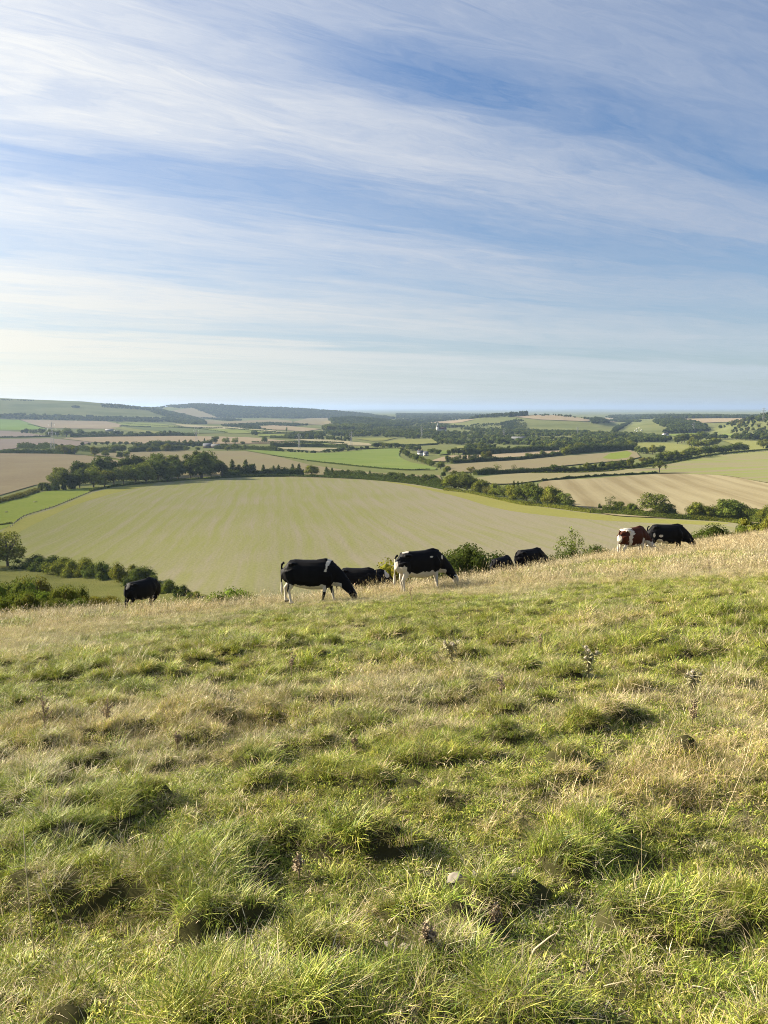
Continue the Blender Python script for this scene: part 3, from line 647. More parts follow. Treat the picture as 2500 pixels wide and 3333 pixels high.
tree(217,1422,34,'round0','mid','big round tree right of the big pylon','tree','trees behind the pinkish field', wf=1.25)
tree(262,1414,22,'round1','pale','pale round tree standing above the belt behind the pinkish field','tree','trees behind the pinkish field', wf=1.2)
belt([(150,1420),(195,1421)], 4, 18, 26, ['round'], ['dark','mid'], 'right behind the big pylon', 'the frame side', 'trees right behind the big pylon', 1.0, 1)
belt([(232,1421),(300,1421),(380,1421),(470,1421),(570,1419)], 25, 12, 19, ['round','tall'], ['mid','dark','pale'], 'in the belt along the back of the pinkish field', 'the pylon', 'trees along the back of the pinkish field', 1.15, 3)
# hedgerow trees above the bright crop
belt([(905,1471),(970,1474),(1032,1477)], 10, 8, 13, ['round','bush'], ['dark'], 'in the dark hedge above the bright crop', 'the tan field', 'trees of the dark hedge above the bright crop', 1.2, 1)
belt([(1046,1476),(1120,1471),(1200,1464)], 10, 11, 17, ['round','bush'], ['dark','mid'], 'in the second dark hedge above the bright crop', 'the gap', 'trees of the second dark hedge above the bright crop', 1.2, 1)
belt([(1212,1458),(1260,1459),(1316,1460)], 9, 14, 21, ['round'], ['mid','dark','olive'], 'in the clump above the far corner of the bright crop', 'the second dark hedge', 'trees above the far corner of the bright crop', 1.2, 2)
belt([(1308,1474),(1320,1486),(1345,1500),(1380,1511),(1410,1522)], 12, 20, 27, ['round'], ['mid','olive','dark'], 'edging the bright crop by the farmhouse', 'the far end', 'trees between the bright crop and the farmhouse', 1.05, 2)
belt([(1395,1475),(1420,1478),(1432,1483)], 4, 16, 22, ['round'], ['mid','dark'], 'beside the farmhouse', 'its wall', 'trees close beside the farmhouse', 1.3, 1)
belt([(1322,1466),(1345,1467),(1368,1470)], 5, 15, 22, ['round'], ['dark','mid'], 'behind the farmhouse roof', 'the bright crop', 'trees behind the farmhouse', 1.1, 1)
belt([(975,1431),(1040,1433),(1090,1435),(1140,1437)], 14, 13, 20, ['tall','round','cone'], ['mid','dark','pale'], 'in the copse behind the pale yellow strip', 'the round tree', 'trees in the copse behind the pale yellow strip', 1.1, 2)
belt([(820,1416),(838,1418)], 2, 16, 18, ['round'], ['dark'], 'in the square dark copse between green strips', 'the barns', 'trees of the square dark copse', 1.3, 1)
tree(933,1405,17,'poplar','pale','single slim poplar on the pinkish field','tree', name='poplar_tree', wf=1.4)
tree(862,1401,9,'round0','mid','small round tree left of the single poplar','tree', wf=1.2)
# right belts
belt([(1456,1481),(1485,1480),(1510,1479)], 5, 19, 26, ['round','tall'], ['mid','dark','olive'], 'starting the long belt', 'the farmhouse', 'trees at the farmhouse end of the long belt', 1.1, 1)
belt([(1515,1479),(1590,1477),(1660,1475),(1730,1470),(1815,1466)], 22, 19, 27, ['round','tall'], ['mid','dark','olive'], 'in the long belt behind the pinkish strip field', 'the farmhouse', 'trees of the long belt behind the pinkish strip field', 1.05, 2)
belt([(1835,1479),(1900,1473),(1960,1468),(2020,1464),(2060,1463)], 16, 25, 36, ['tall','round'], ['dark','mid','olive'], 'in the tall belt', 'the pinkish strip', 'trees of the tall belt behind the buff field', .95, 2)
belt([(2068,1474),(2090,1477),(2108,1479)], 4, 20, 27, ['round'], ['dark','mid'], 'at the corner of the buff field', 'the tall belt', 'trees at the corner of the buff field', 1.0, 1)
tree(2124,1479,36,'tall2','yellow','bright yellow green tree between the corner trees and the copse','tree', wf=1.35)
tree(2150,1475,30,'round0','dark','dark tree close beside the bright yellow green one','tree')
belt([(1448,1508),(1500,1505),(1560,1502)], 9, 20, 28, ['tall','open','poplar'], ['dark','mid'], 'in the ivy clad hedgerow', 'the bright crop', 'trees of the ivy clad hedgerow', .95, 1)
for x, y, h, k, tn, lab in [(1576,1500,33,'tall0','olive','tall olive tree of the pair in the ivy clad hedgerow'),(1592,1499,36,'tall1','brown','tall brownish tree of the pair in the ivy clad hedgerow'),(1722,1494,24,'round0','mid','round tree near the pointed end of the ivy clad hedgerow'),(1765,1490,29,'tall2','mid','tall tree past the round one in the ivy clad hedgerow'),(1800,1487,17,'round1','dark','low dark tree ending the ivy clad hedgerow'),(1842,1483,31,'round2','olive','full olive tree where the hedgerow meets the tall belt')]:
    tree(x, y, h, k, tn, lab, 'tree', 'trees of the ivy clad hedgerow', wf=1.15)
for x, y, h, k, tn, wf, lab in [(1533,1542,26,'open0','brown',1.2,'brownish tree starting the dark hedgerow by the buff field'),(1618,1541,36,'sparse','pale',1.2,'wide pale tree with fine twigs in the dark hedgerow'),(1672,1538,32,'sparse','brown',.9,'half bare tree with upright twigs in the dark hedgerow'),(1697,1538,20,'round0','dark',1.2,'round dark tree after the half bare one'),(1755,1539,19,'round1','mid',1.3,'small round tree before a gap in the dark hedgerow'),(1800,1539,29,'round2','mid',1.3,'broad dense tree after the gap in the dark hedgerow'),(1836,1538,26,'round3','mid',1.2,'dense tree beside the broad one in the dark hedgerow'),(2052,1526,42,'tall0','olive',1.0,'tall sunlit tree near the lane end of the dark hedgerow')]:
    tree(x, y, h, k, tn, lab, 'tree', 'trees of the dark hedgerow by the buff field', wf=wf)
belt([(1862,1538),(1930,1534),(1990,1528),(2035,1524)], 10, 24, 33, ['round','tall'], ['mid','dark','olive'], 'in the dark hedgerow', 'its gap', 'trees of the dark hedgerow towards the lane', 1.1, 1)
belt([(2080,1512),(2105,1508),(2130,1505)], 4, 18, 26, ['round','open'], ['brown','mid'], 'in the scrub by the lane', 'the buff field', 'trees in the scrub by the lane', 1.0, 1)
belt([(2140,1504),(2200,1498),(2275,1489)], 8, 28, 42, ['round'], ['mid','dark','olive'], 'in the rounded copse beside the lane', 'the scrub', 'trees of the rounded copse beside the lane', 1.1, 2)
belt([(2285,1484),(2340,1478),(2395,1472),(2430,1468)], 9, 24, 36, ['round'], ['mid','olive','dark'], 'in the second lane copse', 'the rounded copse', 'trees of the second copse beside the lane', 1.15, 2)
belt([(2192,1445),(2250,1440),(2300,1435),(2335,1431)], 9, 25, 34, ['round','tall'], ['olive','mid','dark'], 'in the mixed copse', 'the white cottage', 'trees of the mixed copse below the pylon wood', 1.1, 2)
belt([(2240,1456),(2290,1458),(2345,1448)], 7, 24, 32, ['round'], ['olive','mid'], 'in front of the mixed copse', 'the olive pasture', 'trees in front of the mixed copse', 1.2, 2)
belt([(2388,1433),(2430,1434),(2475,1436),(2510,1438)], 8, 24, 32, ['tall','round'], ['mid','dark'], 'rimming the sunny pasture', 'the mixed copse', 'trees on the far rim of the sunny pasture', 1.1, 2)
tree(2484,1462,36,'open0','olive','loose tree with a bushy foot on the sunny pasture','tree', wf=1.2)
tree(2498,1462,16,'bush0','dark','dark bush at the foot of the loose pasture tree','bush', name='bush', wf=.7)

# near bushes under the hill
def bush(px, py, hpx, tint, label, wf=1.0, D=None, kd=None, grp=None, name='bush', cat='bush'):
    at = None
    if D:
        a = (px-CX)/F; X = a*D*1.0; Y = D; at = (X, Y, float(terrain(X, Y)))
    o = tree(px, py, hpx, kd or 'bush', tint, label, cat, grp, name, wf, dmin=60, at=at); return o
GB = 'bramble mounds below the crest'
for x, ytop, D, tn, wf, lab in [
 (52,1868,52,'mid',.62,'tall domed bramble mound standing highest of the brambles'),
 (8,1890,57,'dark',.7,'dark thicket at the frame edge behind the bramble mounds'),
 (22,1915,45,'fresh',.75,'bright green bramble mound nearest the frame corner'),
 (78,1932,43,'olive',.9,'olive bramble mound in front of the domed one'),
 (105,1910,50,'fresh',.7,'low fresh green bramble between two taller mounds'),
 (172,1893,50,'olive',.6,'peaked bramble mound with a shaded flank'),
 (140,1938,45,'mid',.9,'low bramble trailing out of the peaked mound'),
 (228,1908,51,'mid',.6,'rounded dark bramble beyond the peaked mound'),
 (270,1932,50,'yellow',.9,'yellowing low bramble towards the calf'),
 (318,1930,50,'brown',.8,'brown faded scrub behind the calf tail'),
 (362,1940,47,'brown',.9,'thin brown scrub close behind the calf'),
 (86,1866,80,'brown',.55,'rusty brown bush above the bramble mounds'),
 (-45,1880,50,'mid',.8,'dark bramble mass cut by the frame edge'),
 (200,1945,45,'fresh',.9,'sprawling green bramble at the crest grass')]:
    X = (x-CX)/F*D; zb = float(terrain(X, D)); h = max(1.2, -t_of(ytop)*D-zb)*F/(D*CP-zb*SP)
    bush(x, 0, h, tn, lab, wf, D, grp=GB, name='bramble', cat='bramble')
GHB = 'hedge bushes along the foot of the hill'
for x, y, h, tn, wf, lab, *k in [
 (100,1858,52,'dark',1.0,'dark bush hard against the hedge tree'),
 (148,1866,56,'dark',1.0,'dark ivy covered bush with a rounded top'),
 (205,1876,60,'olive',.95,'sunlit crinkled bush in the middle of the low hedge'),
 (258,1884,66,'olive',.85,'tall knobbly bush with lit upper leaves'),
 (300,1888,56,'mid',.62,'narrow bush between two big hedge bushes'),
 (345,1895,68,'mid',.75,'rounded hedge bush left of the calf'),
 (405,1902,72,'olive',.75,'wide bush with pale clumps directly behind the calf'),
 (460,1908,66,'dark',.75,'dark bush behind the calf back'),
 (500,1918,48,'mid',.7,'bush in front of the calf nose'),
 (545,1942,58,'mid',.75,'rounded bush just beyond the calf'),
 (592,1952,46,'dark',.7,'dark bush ending the row past the calf'),
 (630,1960,34,'olive',.9,'thin straggly bush at the end of the low hedge')]:
    bush(x, y, h*1.08, tn, lab, wf*1.25, kd=(k[0] if k else None), grp=GHB)
bush(26,1852,140,'olive','multi stemmed leafy tree at the frame edge above the hedge',.95,kd='open1',name='hedge_tree',cat='tree')
bush(-30,1858,120,'olive','leafy tree cut by the frame edge behind the hedge tree',.95,kd='open0',name='hedge_tree',cat='tree')
# bushes poking over the crest in the middle and right
for x, ytop, D, h, tn, wf, kd, lab in [
 (722,1915,54,3.0,'fresh',.8,'bush1','small fresh green bush alone behind the straw grass'),
 (1262,1822,60,3.6,'yellow',.6,'bush0','yellow green bush between the two big grazing cattle'),
 (1445,1792,56,4.4,'dark',.55,'bush1','dark bush at the nose of the white legged cow'),
 (1497,1778,60,5.0,'dark',.6,'bush2','tallest dark bush right of the white legged cow'),
 (1548,1776,57,5.0,'dark',.55,'bush3','dark round bush second from the white legged cow'),
 (1590,1800,56,4.0,'dark',.6,'bush0','low dark bush behind the all black cow'),
 (1820,1785,59,4.0,'dark',.7,'bush1','dark bush under the slender sapling'),
 (1862,1778,63,4.6,'dark',.7,'bush2','dark bush at the foot of the sapling'),
 (1925,1762,59,4.4,'dark',.65,'bush3','dark pointed bush left of the red cow'),
 (1975,1765,59,4.2,'dark',.6,'bush0','dark green bush right behind the red cow'),
 (2285,1735,67,3.6,'dark',1.15,'bush1','low leafy bush in front of the far black cow'),
 (2335,1728,67,3.8,'mid',1.1,'bush2','olive bush with light sprays beyond the far black cow'),
 (2385,1712,67,4.4,'dark',1.0,'bush3','leafy bush rising above its neighbours on the far crest'),
 (2425,1712,67,3.6,'mid',.7,'bush0','green bush before the dark pair on the far crest'),
 (2452,1702,71,4.0,'dark',.55,'bush1','dark ivy bush of the pair on the far crest'),
 (2488,1706,68,3.6,'dark',.5,'bush2','second smaller dark ivy bush of the pair on the far crest'),
 (2505,1672,67,6.0,'olive',.7,'bush3','tall olive bush at the frame edge on the far crest')]:
    X = (x-CX)/F*D; zt = -t_of(ytop)*D; zb = float(terrain(X, D)); hh = max(zt-zb, .8)
    hh *= (.95 if 1800 < x < 2000 else 1.08); bush(x, 0, hh*F/(D*CP-zb*SP), tn, lab, wf*1.35, D, kd=kd, grp='bushes poking over the crest')
X = (1870-CX)/F*66; zb = float(terrain(X, 66))
tree(1870, 0, (-t_of(1718)*66-zb)*1.06*F/(66*CP-zb*SP), 'airy', 'pale', 'slender pale leafed sapling rising above dark bushes', 'tree', name='sapling', wf=.68, at=(X, 66, zb))

# ------------------------------------------------------------------ hedges
def hedge(pts, h, label, tint='dark', w=None, step=8, name='hedge', cat='hedge', dmin=100, leaf=None, ragged=.35, dens=1.0, group='hedges of the valley'):
    """a hedge as its own mesh of leaf clumps around a core along the field edge"""
    W = castpoly(curve2(pts, step), step, False, dmin); seed = int(pts[0][0]*3+pts[0][1])
    rg = np.random.default_rng(abs(seed))
    dmean = np.hypot(W[:, 0], W[:, 1]).mean(); w = w or h*.9
    leaf = leaf or max(.16, dmean*.00055)
    L = np.concatenate([[0], np.cumsum(np.linalg.norm(np.diff(W, axis=0), axis=1))]); tot = L[-1]
    n = int(min(26000, max(300, dens*tot*(h+w)*2.0/(leaf*leaf*2.2))))
    s = rg.uniform(0, tot, n)
    hs = h*(1-ragged+2*ragged*fbm(s/(h*3), s*0+seed, 5, 3))
    th = rg.uniform(0, math.pi, n); rr = rg.uniform(.7, 1.08, n)
    P = np.stack([np.interp(s, L, W[:, k]) for k in range(3)], 1)
    i = np.clip(np.searchsorted(L, s)-1, 0, len(W)-2); T = (W[i+1]-W[i]); T /= np.linalg.norm(T, axis=1)[:, None]+1e-9
    N = np.stack([-T[:, 1], T[:, 0], 0*T[:, 0]], 1); N /= np.linalg.norm(N, axis=1)[:, None]+1e-9
    off = np.cos(th)*rr*w/2; up = np.sin(th)**.7*rr*hs
    P = P+N*off[:, None]; P[:, 2] = terrain(P[:, 0], P[:, 1], False)+up
    nr = N*np.cos(th)[:, None]+np.array([0, 0, 1])*np.sin(th)[:, None]+rg.normal(size=(n, 3))*.55; nr /= np.linalg.norm(nr, axis=1)[:, None]
    a = np.cross(nr, rg.normal(size=(n, 3))); a /= np.linalg.norm(a, axis=1)[:, None]; b = np.cross(nr, a)
    sz = leaf*rg.uniform(.6, 1.4, n)[:, None]
    V = np.stack([P-a*sz, P-b*sz*.7, P+a*sz, P+b*sz*.7], 1).reshape(-1, 3); Q = np.arange(n*4).reshape(-1, 4)
    # core ridge
    m = max(4, int(tot/(h*1.2))); ss = np.linspace(0, tot, m); C = np.stack([np.interp(ss, L, W[:, k]) for k in range(3)], 1)
    i = np.clip(np.searchsorted(L, ss)-1, 0, len(W)-2); T = W[i+1]-W[i]; T /= np.linalg.norm(T, axis=1)[:, None]+1e-9
    N = np.stack([-T[:, 1], T[:, 0], 0*T[:, 0]], 1)
    hh = (h*(1-ragged+2*ragged*fbm(ss/(h*3), ss*0+seed, 5, 3)))[:, None]*np.array([[0, 0, .8]])
    ring = [C-N*w*.42-np.array([0, 0, .3]), C-N*w*.3+hh*.7, C+hh, C+N*w*.3+hh*.7, C+N*w*.42-np.array([0, 0, .3])]
    CV = np.stack(ring, 1).reshape(-1, 3); k = np.arange(m-1)[:, None]*5; j = np.arange(4)[None, :]
    CQ = np.stack([k+j, k+j+1, k+5+j+1, k+5+j], 2).reshape(-1, 4)+len(V)
    o = put(name, mesh_np(name, np.vstack([V, CV]), [Q, CQ]), LEAF); o.color = (*TINT[tint], 1)
    return tag(o, label, cat, group)
hedge([(293,1602),(325,1595),(434,1579),(597,1566),(700,1560)], 1.9, 'trimmed hedge between the dark wood and the domed field', 'mid')
hedge([(700,1560),(760,1556),(900,1552.5),(1017,1555),(1180,1562)], 2.2, 'dark hedge along the skyline of the domed field', 'dark')
hedge([(1180,1562),(1315,1573),(1397,1586),(1447,1596)], 2.3, 'low dark hedge running down to the farm roofs', 'dark')
hedge([(1447,1598),(1532,1608),(1614,1626),(1700,1645),(1763,1651),(1925,1672)], 2.0, 'weedy hedge bottom under the big field edge trees', 'olive', w=2.5)
hedge([(1925,1672),(2000,1677),(2142,1688),(2250,1694)], 2.3, 'straggling hedge under the lone spreading tree', 'mid', w=2.2)
hedge([(2250,1694),(2360,1701),(2445,1712)], 2.2, 'straw edged hedge bottom under the near hedge group', 'olive', w=2.2)
hedge([(0,1712),(40,1706)], 1.0, 'short tuft of hedge where the fence leaves the frame', 'olive', w=1)
hedge([(-160,1672),(0,1636),(60,1622),(118,1600)], 2.6, 'rough bank of scrub between plough field and meadow', 'brown', w=5)
hedge([(1000,1500.5),(1111,1513),(1231,1525),(1322,1531),(1400,1530)], 1.3, 'thin dark hedge along the lower side of the bright crop', 'dark')
hedge([(880,1483),(960,1493),(990,1498)], .8, 'short low hedge stub between tan field and bright crop', 'dark')
hedge([(-100,1426),(0,1425),(80,1424),(165,1422)], 3.2, 'dark hedge in front of the big pylon', 'dark', step=12)
hedge([(240,1426),(340,1423),(420,1422),(560,1420),(640,1421)], 3.0, 'dark hedge along the back of the pinkish field', 'dark', step=12)
hedge([(90,1382),(120,1389),(150,1397)], 3.0, 'hedge between the bright corner and the pinkish field', 'dark', step=8)
hedge([(280,1484),(350,1490),(455,1511)], .9, 'rough grass edge with scrub between plough and tan field', 'olive')
hedge([(390,1387),(440,1390),(490,1391)], 4, 'dark broken hedge in the green wedge', 'dark')
hedge([(550,1392),(620,1394),(725,1395)], 3.5, 'straight dark hedge above the light green paddock', 'dark')
hedge([(380,1377),(470,1384),(600,1392),(740,1409)], 2.6, 'thin hedge slanting down past the pale wheat strip', 'dark')
hedge([(735,1396),(830,1404),(915,1410)], 3.2, 'dark hedge between the two green paddocks', 'dark')
hedge([(790,1397),(850,1399),(900,1403)], 3, 'short dark hedge above the yellow green paddock', 'dark')
hedge([(840,1412),(950,1411),(1040,1414)], 3.5, 'dark hedge behind the thin green strip', 'dark')
hedge([(880,1426),(960,1428),(1020,1430)], 6, 'thick dark hedge right of the square copse', 'dark')
hedge([(820,1442),(900,1442),(1000,1441),(1120,1444)], 3, 'long hedge above the green strip field', 'dark')
hedge([(880,1455),(960,1455),(1060,1456),(1130,1458)], 6, 'row of dark hedge bushes above the pale field', 'dark', ragged=.6)
hedge([(1120,1464),(1200,1462),(1304,1461)], 2, 'thin dark line of hedge on top of the bright crop', 'dark')
hedge([(1210,1452),(1290,1450),(1350,1451),(1424,1447)], 3, 'hedge in front of the mustard olive field', 'dark')
hedge([(1470,1509),(1560,1503),(1700,1496),(1830,1481)], 4.2, 'ivy clad hedgerow between buff and pinkish fields', 'dark', ragged=.6)
hedge([(1545,1547),(1620,1542),(1740,1540),(1880,1537)], 5.0, 'thick dark hedgerow on the lower side of the buff field', 'dark', ragged=.5)
hedge([(1880,1537),(1960,1532),(2060,1524),(2130,1506),(2250,1491)], 3.5, 'leafy hedge running towards the lane copses', 'mid', ragged=.4)
hedge([(1763,1567),(1860,1557),(1960,1550),(2060,1545),(2140,1541)], 1.6, 'low dark hedge ending at the lone oak', 'dark', ragged=.6)
hedge([(2290,1547),(2375,1553),(2430,1562),(2520,1577)], .7, 'dark weedy line between striped stubble and grey green field', 'brown', w=1.2)
hedge([(1730,1543),(1900,1541),(2000,1535),(2090,1521),(2169,1509),(2321,1481),(2500,1464),(2620,1452)], 1.6, 'upper hedge of the sloping lane', 'olive')
hedge([(2050,1530),(2110,1523),(2169,1514),(2321,1487),(2500,1470),(2620,1458)], 1.2, 'lower dark hedge of the sloping lane', 'dark')
hedge([(724,1556),(800,1551),(870,1548),(990,1547)], 5.5, 'dark undergrowth joining the first conifers of the row', 'dark', ragged=.6)
hedge([(1063,1550),(1130,1554),(1180,1558),(1250,1565)], 5.5, 'dark undergrowth joining the conifers beyond the broad pale tree', 'dark', ragged=.6)
hedge([(-40,1475),(60,1476),(140,1476),(240,1479)], 6, 'dark thicket belt behind the brown plough field', 'dark', ragged=.5)
hedge([(60,1459),(130,1461),(200,1464),(300,1471),(370,1473)], 7, 'dark thicket belt below the big pylon', 'dark', ragged=.5)
hedge([(420,1472),(500,1470),(560,1468),(600,1466)], 7, 'dark underwood at the front of the mid wood', 'dark', ragged=.5)
hedge([(440,1461),(520,1455),(600,1452),(690,1449)], 9, 'dark underwood in the heart of the mid wood', 'dark', ragged=.5)
hedge([(700,1462),(760,1463),(820,1465),(900,1468)], 6, 'dark thicket running on from the barns', 'dark', ragged=.5)
hedge([(230,1422),(320,1422),(420,1422),(570,1419),(640,1420)], 7, 'dark thicket under the belt along the pinkish field', 'dark', ragged=.5)
hedge([(1510,1480),(1590,1478),(1660,1476),(1730,1471),(1815,1467)], 8, 'dark underwood of the long belt behind the pinkish strip', 'dark', ragged=.4)
hedge([(1830,1480),(1900,1474),(1960,1469),(2060,1465)], 9, 'dark underwood of the tall belt behind the buff field', 'dark', ragged=.4)
hedge([(1250,1567),(1330,1575),(1440,1590)], 5, 'dark thicket behind the farm roofs', 'dark', ragged=.5)
hedge([(1960,1668),(2040,1671),(2110,1680),(2200,1685)], 3.4, 'bushy growth between the trees of the near hedge', 'mid', ragged=.6, w=3.5)
hedge([(2240,1688),(2330,1694),(2420,1699),(2480,1706)], 4.4, 'dense bushy growth filling the near hedge tree group', 'mid', ragged=.6, w=4)
# ------------------------------------------------------------------ instanced masses (grass and far woods only)
def scatter(name, P, idx, rot, scl, tint, protos, label, cat, kind='stuff'):
    """one object whose points carry copies of the prototype meshes"""
    me = bpy.data.meshes.new(name); n = len(P)
    me.vertices.add(n); me.vertices.foreach_set('co', np.asarray(P, np.float32).ravel())
    a = me.attributes.new('idx', 'INT', 'POINT'); a.data.foreach_set('value', np.asarray(idx, np.int32))
    a = me.attributes.new('rot', 'FLOAT_VECTOR', 'POINT'); a.data.foreach_set('vector', np.asarray(rot, np.float32).ravel())
    a = me.attributes.new('scl', 'FLOAT_VECTOR', 'POINT'); a.data.foreach_set('vector', np.asarray(scl, np.float32).ravel())
    tc = np.ones((n, 4), np.float32); tc[:, :3] = tint
    a = me.attributes.new('tint', 'FLOAT_COLOR', 'POINT'); a.data.foreach_set('color', tc.ravel())
    pc = bpy.data.collections.new(name+'_kinds')
    for o in protos: pc.objects.link(o)
    ng = bpy.data.node_groups.new(name+'_scatter', 'GeometryNodeTree')
    ng.interface.new_socket('Geometry', in_out='INPUT', socket_type='NodeSocketGeometry')
    ng.interface.new_socket('Geometry', in_out='OUTPUT', socket_type='NodeSocketGeometry')
    t = NT(ng); gi = t.new('NodeGroupInput'); go = t.new('NodeGroupOutput')
    ip = t.new('GeometryNodeInstanceOnPoints'); ci = t.new('GeometryNodeCollectionInfo')
    ci.inputs['Collection'].default_value = pc; ci.inputs['Separate Children'].default_value = True; ci.inputs['Reset Children'].default_value = True
    def na(nm, ty):
        k = t.new('GeometryNodeInputNamedAttribute', data_type=ty); k.inputs['Name'].default_value = nm
        return [s for s in k.outputs if s.enabled and s.name == 'Attribute'][0]
    ip.inputs['Pick Instance'].default_value = True
    t.l.new(gi.outputs[0], ip.inputs['Points']); t.l.new(ci.outputs[0], ip.inputs['Instance'])
    t.l.new(na('idx', 'INT'), ip.inputs['Instance Index']); t.l.new(na('scl', 'FLOAT_VECTOR'), ip.inputs['Scale'])
    er = t.new('FunctionNodeEulerToRotation'); t.l.new(na('rot', 'FLOAT_VECTOR'), er.inputs[0]); t.l.new(er.outputs[0], ip.inputs['Rotation'])
    t.l.new(ip.outputs[0], go.inputs[0])
    o = put(name, me); md = o.modifiers.new('scatter', 'NODES'); md.node_group = ng
    return tag(o, label, cat, kind=kind)

def proto(name, me, mat):
    o = bpy.data.objects.new(name, me)
    for m in (mat if isinstance(mat, list) else [mat]): me.materials.append(m)
    return o
FAR = []
for i in range(4): FAR.append(proto('far_tree_%d' % i, crown_mesh('far_crown_%d' % i, lobes_round(200+i, 1, .98 if i < 3 else .62, .02, 8, .42), 420, .062, 210+i, .8), LEAFS))
FAR.append(proto('far_tree_4', crown_mesh('far_crown_4', lobes_cone(220, .6), 380, .05, 221, .85), LEAFS))

def inside_xy(P, G):
    ins = np.zeros(len(G), bool); j = len(P)-1
    for i in range(len(P)):
        c = ((P[i,1] > G[:,1]) != (P[j,1] > G[:,1])) & (G[:,0] < (P[j,0]-P[i,0])*(G[:,1]-P[i,1])/((P[j,1]-P[i,1]) or 1e-9)+P[i,0])
        ins ^= c; j = i
    return ins
WOODS = []
def wood(name, pts, spacing, h0, h1, label, tints=('dark', 'mid'), kinds=(0, 1, 2, 3), cap=6000, clump=0.0):
    W = castpoly(pts, 12, True, 300)
    lo = W[:, :2].min(0); hi = W[:, :2].max(0)
    rg = np.random.default_rng(int(abs(pts[0][0])*7+pts[0][1]))
    n = int((hi[0]-lo[0])*(hi[1]-lo[1])/spacing**2); n = min(n, 60000)
    G = rg.uniform(lo, hi, (n, 2)); G = G[inside_xy(W, G)]
    if clump: G = G[fbm(G[:, 0]/90, G[:, 1]/90, 41, 2) > clump]
    G = G[:cap]; n = len(G)
    if not n: return
    h = rg.uniform(h0, h1, n)*(.8+.4*fbm(G[:, 0]/70, G[:, 1]/70, 9, 2))
    P = np.column_stack([G, terrain(G[:, 0], G[:, 1], False)-.6])
    tt = np.array([TINT[k] for k in tints])[rg.integers(0, len(tints), n)]*rg.uniform(.75, 1.3, (n, 1))*np.array([1, 1, 1])
    wd = h*rg.uniform(.85, 1.25, n)
    scatter(name, P, rg.choice(kinds, n), np.column_stack([np.zeros(n), np.zeros(n), rg.uniform(0, 6.28, n)]), np.column_stack([wd, wd, h]), tt, [o for o in FAR], label, 'woodland')
    WOODS.append((label[:30], n))
wood('hill_wood', [(540,1324),(634,1317),(691,1318),(800,1326),(950,1331),(1100,1341),(1200,1350),(1290,1364),(1200,1363),(1100,1361),(950,1363),(860,1361),(712,1361),(668,1345),(625,1329),(590,1330)], 13, 10, 16, 'broad wood clothing the long ridge beyond the valley', ('dark','mid','dark'), cap=14000)
wood('hill_wood', [(470,1327),(480,1335),(500,1345),(546,1358),(540,1372),(600,1381),(673,1382),(660,1370),(600,1352),(540,1340),(500,1330)], 12, 9, 14, 'dark spur of wood running down the end of the long down', ('dark','mid'))
wood('woodland_belt', [(-300,1366),(0,1365),(180,1367.5),(347,1372.5),(540,1375),(560,1366),(500,1364),(347,1361),(180,1355),(0,1352),(-300,1352)], 12, 9, 14, 'dark belt of wood along the foot of the long down', ('dark','dark','mid'), cap=9000)
wood('hill_wood', [(330,1317),(400,1321),(480,1331),(540,1324),(520,1335),(480,1336),(400,1331),(330,1326)], 16, 9, 13, 'hazy trees on the saddle between the down and the wooded ridge')
wood('hanger_wood', [(1069,1366),(1111,1362),(1201,1364),(1292,1375),(1346,1385),(1262,1394),(1141,1391),(1099,1389),(1081,1378)], 11, 10, 15, 'dark hanger wood on the low spur at mid valley', ('dark','dark','mid'))
wood('village_woodland', [(1130,1402),(1200,1395),(1300,1392),(1360,1383),(1420,1381),(1460,1385),(1560,1400),(1700,1403),(1850,1409),(2000,1413),(2080,1417),(2160,1421),(2160,1436),(2080,1440),(1980,1449),(1850,1452),(1720,1450),(1640,1449),(1560,1446),(1480,1449),(1428,1446),(1405,1428),(1300,1428),(1230,1422),(1150,1423),(1080,1420),(1050,1408)], 11.5, 6, 11, 'wide mass of valley trees round the hidden village', ('dark','mid','mid','pale','olive'), cap=14000, clump=.43)
wood('poplar_wood', [(1050,1400),(1075,1396),(1150,1396),(1215,1398),(1200,1402),(1120,1405),(1060,1406)], 9, 14, 19, 'pale feathery plantation in front of the hanger wood', ('pale','olive'), (3,))
wood('scrub', [(1500,1388),(1560,1379),(1640,1377),(1650,1402),(1540,1402)], 15, 3, 6, 'scattered scrub on the lit face of the round down', ('dark','mid'), (0,1,2), clump=.4)
wood('scrub', [(1625,1378),(1650,1374),(1680,1372),(1682,1400),(1640,1400)], 9, 5, 8, 'dark hollow of scrub on the round down', ('dark',), (0,1,2))
wood('scrub', [(1672,1366),(1700,1366),(1715,1385),(1700,1403),(1680,1402),(1670,1375)], 9, 4, 8, 'light scrub beside the dark hollow on the round down', ('olive','mid'), (0,1,2), clump=.35)
wood('skyline_wood', [(1970,1359),(2000,1355),(2150,1354),(2300,1355.5),(2480,1359),(2800,1358),(2800,1362),(2480,1363),(2300,1363),(2150,1364),(2030,1367)], 18, 12, 18, 'long level wood on the skyline beyond the plateau field', ('dark','mid'), cap=6000)
wood('far_woodland', [(1290,1349),(1400,1350),(1500,1350),(1640,1352),(1650,1358),(1560,1364),(1450,1364),(1290,1358)], 24, 12, 17, 'far hazy woods past the end of the ridge', ('mid','dark'), cap=6000, clump=.3)
wood('far_woodland', [(1560,1364),(1450,1364),(1290,1359),(1290,1374),(1350,1384),(1420,1374),(1520,1366)], 18, 8, 13, 'scattered woods between the ridge and the round down', ('mid','dark'), cap=5000, clump=.52)
wood('hill_wood', [(2126,1374),(2160,1368),(2220,1371),(2268,1379),(2300,1393),(2310,1405),(2240,1411),(2160,1411),(2178,1396),(2150,1387)], 10, 9, 14, 'dark wood around the pale pylon', ('dark','mid'))
